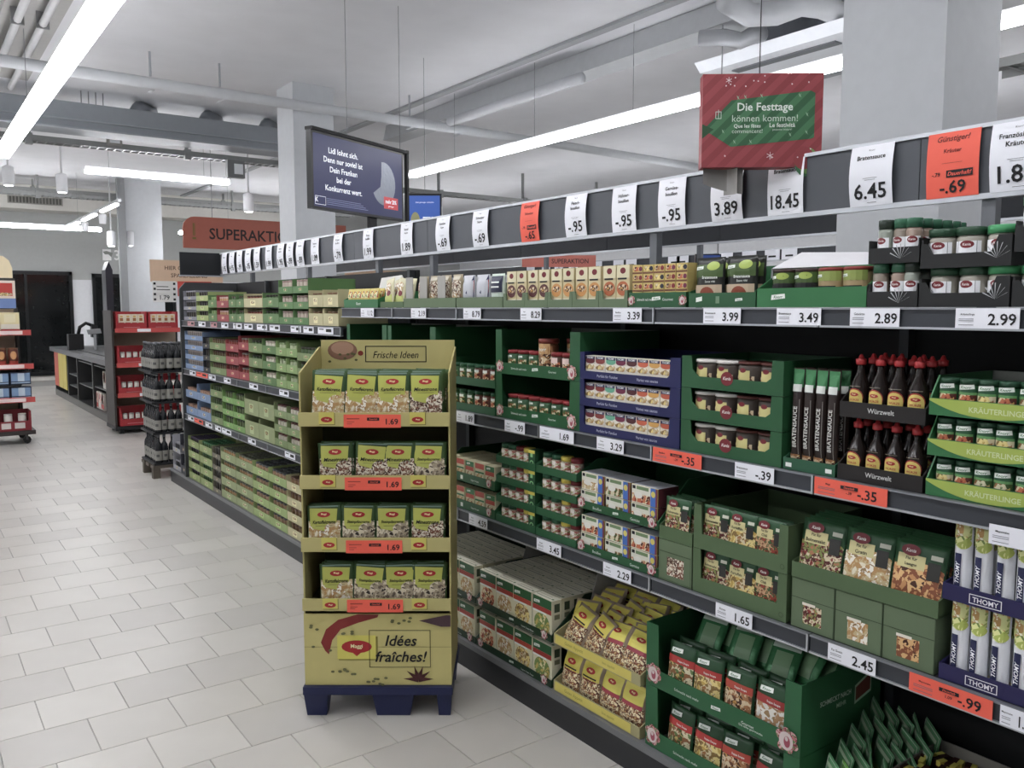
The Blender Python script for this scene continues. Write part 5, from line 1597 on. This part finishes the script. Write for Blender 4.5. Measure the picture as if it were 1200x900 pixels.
it.append(('frame', .03, .035, .15, .1, .003, wt))
for i in range(4):
    it.append(('r', .16, .045 + i * .014, .66 - i * .03, .049 + i * .014, M('#7d86ae', .5, kind='emit', emit=.5)))
B().prints(it, flat(0)).build('picture', scn)
B().box(tw + .045, -.01, -.02, tw + .075, .02, .62, INK).box(0, -.012, .59, tw + .075, .06, .615, INK).box(tw * .62, .02, -.2, tw * .7, .05, 0, INK).build('frame_rail', scn)
for x_ in (.45, tw):
    B().tube([(x_, .03, .6), (x_, .03, CZ - 2.434)], .003, 6, WIRE).build('hanging_wire', scn)
q0 = Vector((4.40, 7.93, 2.5))
s2 = empty('hanging_screen', 'smaller bright blue screen half hidden behind the big one', 'screen', None, q0, (0, 0, -AL))
B().box(0, 0, 0, .36, .05, .37, M('#12141c', .3)).build('screen_case', s2)
B().prints([('r', .01, .01, .34, .35, M('#2f56a8', .3, kind='emit', emit=.7)), ('t', 'Jetzt günstiger einkaufen', .18, .27, .018, wt, '', .28), ('e', .08, .08, .05, .1, M('#c9c88a', .4)), ('r', .16, .06, .24, .13, M('#c9d2e4', .4, kind='emit', emit=.7)), ('r', .25, .06, .33, .13, M('#c9d2e4', .4, kind='emit', emit=.7))], flat(0)).build('picture', s2)
B().tube([(.18, .03, .37), (.18, .03, CZ - 2.5 - .003)], .003, 6, WIRE).build('hanging_rod', s2)
q0 = P(818, 299, X=5.6)
s3 = empty('hanging_screen', 'tiny dark screen seen through the gap above the gravy pouches', 'screen', None, (q0.x, q0.y, q0.z - .08), (0, 0, -AL))
B().box(-.02, 0, 0, .2, .04, .09, M('#12141c', .3)).build('screen_case', s3)
B().prints([('r', -.01, .01, .19, .08, M('#27407c', .3, kind='emit', emit=.7)), ('t', 'Screen', .09, .035, .02, wt, '', .12)][:1], flat(0)).build('picture', s3)
B().box(.17, .015, .09, .18, .02, CZ - q0.z + .07, WIRE).build('hanging_rod', s3)

# orange banner and peach board
ob = empty('banner', 'orange rounded banner reading Superaktion above the far shelf end', 'banner', None, (3.185, 12.0, 2.49), (0, 0, 0))
OB = M('#b5604c', .55)
bw_, bh_ = 2.4, .43
pts = [(0, 0), (bw_, 0), (bw_, bh_), (.16, bh_)] + [(.16 + .16 * math.cos(t), bh_ - .16 + .16 * math.sin(t)) for t in (1.9, 2.3, 2.7, 3.1)]
B().prism(pts, 0, .03, OB).build('banner_board', ob)
B().prints([('t', 'SUPERAKTION', .985, .13, .155, M('#2c1c1c', .5), 'b', 1.27), ('p', [(.12, .12), (.17, .12), (.17, .15), (.12, .15)], M('#7a6a20', .5)), ('r', .13, .17, .145, .34, M('#7a6a20', .5)), ('r', .15, .17, .16, .34, M('#7a6a20', .5))], flat(0)).build('lettering', ob)
for x_ in (.4, 2.0):
    B().tube([(x_, .015, bh_), (x_, .015, CZ - 2.49 - .003)], .005, 6, WIRE).build('hanging_rod', ob)
pb_ = empty('banner', 'peach board with dark capitals above the red trolley display', 'banner', None, (2.72, 11.9, 2.02))
PE = M('#dcb896', .6)
B().box(0, 0, 0, .95, .02, .29, PE).build('banner_board', pb_)
B().prints([('t', "HIER GEHT'S ZUM", .47, .16, .055, M('#6a4a3a', .6), 'b', .62), ('t', 'SPARERLEBNIS', .5, .06, .055, M('#6a4a3a', .6), 'b', .56)], flat(0)).build('lettering', pb_)
B().box(.45, .02, -2.02, .49, .05, .25, SILVER).build('banner_post', pb_)
p = P(200, 340, Y=11.9)
c = B().box(0, 0, 0, .3, .01, .28, M('#e2e0dc', .5)).build('price_card', None, label='square white price card reading 1.79 with black corner marks', cat='price card', loc=(2.74, 11.889, 1.75))
B().prints([('t', '1.79', .15, .03, .06, INK, 'b', .14), ('r', .05, .2, .2, .21, INK), ('r', .05, .16, .22, .17, INK)] + [('r', x, z, x + .03, z + .03, INK) for x in (.01, .26) for z in (.02, .09, .16, .23)], flat(0)).build('lettering', c)
c = B().box(0, 0, 0, .45, .01, .2, M('#d2402e', .5)).build('poster', None, label='red poster strip beside the square price card', cat='poster', loc=(3.06, 11.889, 1.83))
c = B().box(0, 0, 0, .4, .01, .17, M('#5a4438', .6)).build('poster', None, label='dark food poster under the red strip', cat='poster', loc=(3.1, 11.889, 1.64))
B().prints([('r', .02, .02, .38, .15, food('#3a3a2a', '#8a5a3a', '#c9b08a', '#4a6a3a', scale=20))], flat(0)).build('picture', c)
# wall number
n3 = B().box(0, 0, 0, .44, .02, .3, M('#b5b8b6', .7)).build('wall_sign', None, label='grey wall sign with a large white 3 on the grey far wall', cat='wall sign', loc=(3.96, Y1 - .03, 2.78))
B().prints([('t', '3', .33, .03, .24, M('#ffffff', .5), 'b'), ('r', .01, .02, .2, .28, M('#ffffff', .5)), ('p', [(.02, .22), (.1, .24), (.24, .2), (.2, .1), (.14, .16), (.06, .16)], M('#8a8d88', .5))], flat(0)).build('lettering', n3)
# peach sign and red sign seen through the gap
for (px, py, X, w, h, c_, s_, lb) in ((440, 323, 6.6, 1.05, .17, '#dcb896', 'BIS ZU 50%', 'small peach board seen through the gap above the bright sachets'), (655, 306, 6.9, .95, .15, '#c46a5a', 'SUPERAKTION', 'salmon banner seen through the gap beside the white cards')):
    p = P(px, py, X=X)
    o = B().box(-w / 2, 0, -h / 2, w / 2, .02, h / 2, M(c_, .6)).build('banner', None, label=lb, cat='banner', loc=p, rot=(0, 0, -AL))
    B().prints([('t', s_, w * .15, -.03, .06, M('#4a3030', .6), 'b', w * .5)], flat(0)).build('lettering', o)
    B().box(-.01, .02, -p.z + .01, .01, .03, h / 2, SILVER).build('banner_post', o)

# ================================================================== THE FAR END OF THE AISLE
RED = M('#b0242c', .45)
REDL = M('#cf4a44', .45)
TANW = M('#b9a68c', .6)


def wheel(b, x, y):
    b.lathe([(.02, 0), (.045, .01), (.045, .09), (.02, .1)], 8, BLACK, x, y)


def caster(root, x, y):
    c = B().prism([(x + .045 * math.cos(a * .785), .05 + .048 * math.sin(a * .785)) for a in range(8)], y - .015, y + .015, BLACK).box(x - .012, y - .022, .05, x + .012, y + .022, .12, M('#5a5a5c', .4, .5)).build('caster', root)
    return c


# left trolley
tl = empty('display_trolley', 'tall wheeled display rack of boxed goods at the picture edge', 'display trolley', None, (0, 11.78, 0))
TLX0, TLX1 = .0, 1.13
B().box(TLX0, 0, .12, 1.29, .65, .17, M('#3a3230', .5)).build('base_deck', tl)
for x, y in ((1.2, .08), (.1, .08), (1.2, .57), (.1, .57)):
    caster(tl, x, y)
B().box(1.17, .36, .17, 1.2, .55, 1.68, M('#3c3a34', .5, .3)).build('side_post', tl)
B().box(TLX0, .56, .17, 1.2, .58, 1.66, TANW).build('back_panel', tl)
for i, (z, x1_) in enumerate(((.53, 1.3), (.94, 1.3), (1.35, 1.29))):
    sf = B().box(TLX0, .0, z, x1_, .55, z + .025, M('#8a3a34', .5)).build('shelf_board', tl)
    B().box(TLX0, -.012, z - .01, x1_, 0, z + .055, REDL).box(.5, -.014, z, .72, -.012, z + .045, WHITE).box(.85, -.014, z, 1.2, -.012, z + .045, M('#f0d8d4', .5)).build('price_rail', sf)
B().prism([(.0, 2.03), (1.13, 2.03), (1.13, 2.15), (1.1, 2.24), (1.04, 2.29), (.95, 2.3), (.0, 2.3)], .02, .045, M('#ecd8ac', .5)).build('header_panel', tl)
B().box(0, .02, 2.005, 1.15, .04, 2.025, M('#3c3a34', .5)).box(.5, .3, 1.6, .53, .33, 2.03, M('#3c3a34', .5)).build('header_post', tl)
pt = B().box(.0, 0, 0, .86, .02, .215, M('#e8d8c8', .5)).build('poster', None, label='red food poster in a pale frame on the display trolley', cat='poster', loc=(.29, 11.8, 1.785))
B().prints([('r', .02, .03, .83, .185, M('#c9392e', .5)), ('e', .75, .05, .08, .02, F_YEL)], flat(0)).build('picture', pt)
B().box(.0, 0, 0, .86, .02, .115, M('#6f8cc4', .5)).build('poster', None, label='plain blue strip under the red poster on the display trolley', cat='poster', loc=(.29, 11.8, 1.668))
c_ry = carton(.2, .24, .2, M('#e9dca0', .5), [('r', -.098, .0, .098, .1, M('#e6e0cc', .5)), ('r', -.098, .0, .098, .04, RED), ('r', -.06, .12, .06, .22, M('#f0e6b8', .5))], 'pasta_carton')
for i in range(4):
    put(c_ry, (1.08 - i * .21, 11.83, 1.376), f'cream carton on the upper trolley shelf, {ORD[i]} from the trolley post', 'carton', 'cream cartons on the trolley', rz=0)
bj = jar(.055, .22, M('#6a3020', .3), [('e', 0, .13, .035, .05, M('#d89a5a', .4)), ('r', -.05, .01, .05, .06, M('#b03a2c', .4))], M('#8a5a3a', .4), .02, 'honey_jar')
for i in range(5):
    put(bj, (1.1 - i * .125, 11.84, .967), f'brown jar with amber label on the trolley, {ORD[i]} from the post', 'jar', 'brown jars on the trolley', rz=0)
bb = carton(.22, .15, .2, M('#22304a', .35), [('r', -.1, .04, .1, .14, M('#7da0c8', .35)), ('r', -.03, .04, .04, .14, M('#c9dcec', .3)), ('r', -.1, .015, .1, .03, M('#9ab4d0', .4))], 'coffee_box')
for k in range(2):
    for i in range(4):
        put(bb, (1.16 - i * .23, 11.83, .557 + k * .18), f'blue and silver box on the trolley, {ORD[i]} from the post, {"upper" if k else "lower"} row', 'box', 'blue boxes on the trolley', rz=0)
B().box(0, .03, .71, 1.16, .5, .733, BLACK).build('shelf_board', tl)
wbt = jar(.045, .2, M('#e8e0d8', .4), [('r', -.03, .02, .03, .08, M('#3a2a28', .5))], M('#d9d2ca', .4), .02, 'white_tub')
trr = tray(.54, .3, .24, .15, M('#8e2630', .5), (.03, .03), name='display_tray', lippts=[(-.27, 0), (.27, 0), (.27, .24), (.245, .24), (.24, .12), (-.24, .12), (-.245, .24), (-.27, .24)], items=[('r', -.2, .03, .2, .1, M('#d8cfc8', .5)), ('r', -.09, .03, -.05, .1, M('#8e2630', .5)), ('r', .05, .03, .09, .1, M('#8e2630', .5))])
for j in range(2):
    put(trr, (.98 - j * .56, 11.8, .172), f'dark red tray at the trolley foot, {ORD[j]} from the post', 'cardboard tray', 'dark red trays', rz=0)
for i in range(4):
    put(wbt, (1.16 - i * .15, 11.84, .178), f'white tub in the dark red trolley tray, {ORD[i]} from the post', 'tub', 'white tubs', rz=0)

# right red trolley
tr_ = empty('display_trolley', 'red wheeled display rack of chocolate boxes beside the bottle pallet', 'display trolley', None, (2.3, 12.0, 0))
B().box(-.06, 0, .05, .9, .6, .1, BLACK).build('base_deck', tr_)
for x, y in ((.02, .06), (.8, .06), (.02, .5), (.8, .5)):
    B().box(x - .03, y - .03, 0, x + .03, y + .03, .048, BLACK).build('foot', tr_)
B().box(-.055, .05, .1, -.03, .58, 1.64, M('#3c3430', .5)).build('side_post', tr_)
B().box(-.028, .56, .1, .88, .58, 1.62, TANW).box(-.028, .1, .1, -.02, .56, 1.36, TANW).build('back_panel', tr_)
for i, z in enumerate((.5, .9, 1.36)):
    sf = B().box(-.02, 0, z, .86, .55, z + .02, M('#4a2422', .5)).build('shelf_board', tr_)
    B().box(-.02, -.012, z - .015, .86, 0, z + .045, REDL).box(.25, -.014, z - .005, .42, -.012, z + .035, WHITE).build('price_rail', sf)
choc = tray(.38, .3, .24, .09, RED, 0, slope=.3, lippts=[(-.19, 0), (.19, 0), (.19, .24), (.17, .24), (.16, .09), (-.16, .09), (-.17, .24), (-.19, .24)], name='display_tray', items=[('r', -.1, .03, .1, .035, M('#e0a0a0', .5))])
chb = carton(.075, .2, .05, M('#e9dcc0', .5), [('r', -.02, .11, .02, .15, M('#a8662c', .4)), ('r', -.03, .03, .03, .09, M('#a83a32', .4)), ('e', 0, .17, .02, .012, M('#d9b04a', .4))], 'chocolate_box')
chb2 = jar(.03, .16, M('#d9d2c8', .4), [('r', -.025, .03, .025, .09, M('#5a3430', .4))], M('#a8a29a', .4), .015, 'chocolate_tub')
for k, z in enumerate((.103, .523, .923, 1.383)):
    w_ = ['bottom', 'third', 'second', 'top'][k]
    for j in range(2):
        xx = 2.49 + j * .4
        put(choc, (xx, 12.02, z), f'red tray on the {w_} level of the red rack, {"beside the post" if j == 0 else "beside the bottles"}', 'cardboard tray', 'red chocolate trays', rz=0)
        for i in range(4):
            put(chb if k == 3 else chb2, (xx - .12 + i * .08, 12.035, z + .006), f'{"cream chocolate box" if k == 3 else "white chocolate tub"} in the {w_} red tray {"by the post" if j == 0 else "by the bottles"}, {ORD[i]} from the post', 'box' if k == 3 else 'tub', 'goods on the red rack', rz=0)

# bottle pallet
BPX, BPY = 1.93, 8.62
pl = empty('pallet', 'worn grey brown pallet under the stacked dark bottles', 'pallet', None, (BPX, BPY, 0))
WD = M('#5c5348', .7)
for i in range(3):
    B().box(0, .0 + i * .19, .1, .62, .12 + i * .19, .13, WD).build('deck_board', pl)
for x in (0, .27, .54):
    for y in (0, .38):
        B().box(x, y + .01, 0, x + .07, y + .08, .098, WD).build('pallet_block', pl)
wine = B().lathe([(.034, 0), (.036, .01), (.036, .15), (.03, .18), (.013, .21), (.012, .25)], 10, M('#15181c', .15), 0, .036).build('drink_bottle', smooth=True)
B().prints([('r', -.05, .025, .05, .12, M('#8a8880', .5)), ('r', -.01, .06, .02, .085, M('#4a4a48', .5))], cyl(.036, .036), True).build('paper_label', wine)
B().lathe([(.0145, .2505), (.0145, .272), (.012, .275)], 8, M('#6a6c70', .3, .5), 0, .036).build('bottle_cap', wine, True)
for k in range(4):
    z = .132 + k * .302
    o = B().box(0, 0, 0, .6, .52, .02, M('#1d1f22', .5)).build('bottle_crate', None, label=f'thin black shrink tray under the bottles, {ORD[k]} from the pallet', cat='tray', loc=(BPX + .01, BPY + .005, z), group='black shrink trays')
    for i in range(8):
        for j in range(7):
            if 0 < i and j > 0 and not (k == 3 and j < 4):
                continue
            put(wine, (BPX + .045 + i * .074, BPY + .012 + j * .073, z + .0215), f'dark bottle with grey label, {["bottom", "second", "third", "top"][k]} layer, ' + (f'{ORD[i]} across, {ORD[j]} deep'), 'bottle', 'dark bottles on the pallet', rz=0 if i else -.7, jit=.1)

# checkout
CK = M('#3a3b3c', .4)
co = empty('checkout_counter', 'dark checkout counter with impulse racks near the windows', 'checkout', None, (2.38, 12.85, 0))
B().box(0, 0, .1, .9, 5.5, .12, CK).box(.35, 0, .12, .4, 5.5, .85, CK).build('counter_body', co)
B().box(-.06, -.05, .85, 1.0, 5.6, .93, M('#4a4c4e', .3)).build('counter_top', co)
B().box(.12, .3, .932, .7, 4.6, .945, M('#202224', .4)).build('conveyor_belt', co)
B().box(.0, 0, 0, .9, 5.5, .099, M('#6a6864', .5)).build('plinth', co)
for y in (0, 1.5, 2.9, 3.9, 5.42):
    B().box(0, y, .12, .35, y + .06, .849, CK).build('upright', co)
for y0_, y1_, zs in ((.07, 1.49, (.45, .78)), (1.57, 2.89, (.4, .78)), (2.97, 3.89, (.3, .5))):
    for z in zs:
        B().box(.02, y0_, z, .34, y1_, z + .015, M('#77797a', .4, .4)).build('rack_shelf', co)
B().box(-.012, 3.98, .2, -.002, 4.4, .84, M('#c9b83c', .5)).build('yellow_panel', co)
B().box(-.012, 4.42, .2, -.002, 4.9, .84, M('#c9b83c', .5)).build('yellow_panel', co)
B().box(-.012, 4.92, .2, -.002, 5.4, .84, M('#c0503a', .5)).build('red_panel', co)
mg = [carton(.2, .26, .03, M('#d8cfc4', .4), [('r', -.09, .1, .09, .24, food('#c85a4a', '#e8d8c8', '#a83a44', '#e0b8a8', scale=20)), ('r', -.09, .02, .09, .09, M(c_, .4))], 'magazine') for c_ in ('#c8342e', '#e0dcd4')]
for i in range(6):
    put(mg[i % 2], (2.42, 14.35 + -.05 - i * .22, .125 if i < 3 else .467), f'magazine in the checkout rack, {ORD[i]} from the yellow panels', 'magazine', 'magazines in the checkout rack')
for i in range(4):
    put(mg[i % 2], (2.42, 13.9 - i * .22, .467 if i % 2 else .125), f'magazine in the rack end by the red trolley, {ORD[i]} along', 'magazine', 'magazines in the checkout rack')
tm_ = empty('card_terminal', 'black till terminal on a curved stalk on the checkout', 'terminal', None, (2.5, 16.6, .932))
B().box(-.12, -.1, 0, .12, .1, .28, BLACK).build('terminal_base', tm_)
B().tube([(.05, 0, .28), (.08, 0, .4), (.18, 0, .47), (.3, 0, .42)], .03, 8, BLACK).build('terminal_arm', tm_, True)
B().prism([(.26, .22), (.36, .2), (.36, .42), (.26, .46)], -.08, .08, M('#1d1f22', .3)).build('key_panel', tm_)
t2 = empty('card_reader', 'grey card reader on a thin stalk beside the till', 'terminal', None, (2.75, 16.2, .932))
B().box(-.02, -.02, 0, .02, .02, .28, SILVER).build('stalk', t2)
B().prism([(-.1, .28), (.1, .3), (.08, .38), (-.12, .36)], -.06, .06, M('#8a8c8e', .4)).build('reader', t2)
m3 = empty('till_screen', 'tall dark till screen standing edge on beside the column', 'screen', None, (2.56, 14.0, .946))
B().prism([(0, .55), (.1, .55), (.1, 1.3), (.05, 1.43), (0, 1.3)], 0, .3, M('#1c1e2a', .3)).build('screen_case', m3)
B().box(.01, .2, 0, .04, .26, .55, BLACK).build('stand', m3)
B().lathe([(.02, 0), (.07, .02), (.07, .1), (.02, .12)], 12, BLACK, 3.0, 13.3).build('round_mirror', None, True, label='small dark round fitting at the near checkout end', cat='fitting', loc=(0, 0, .95))
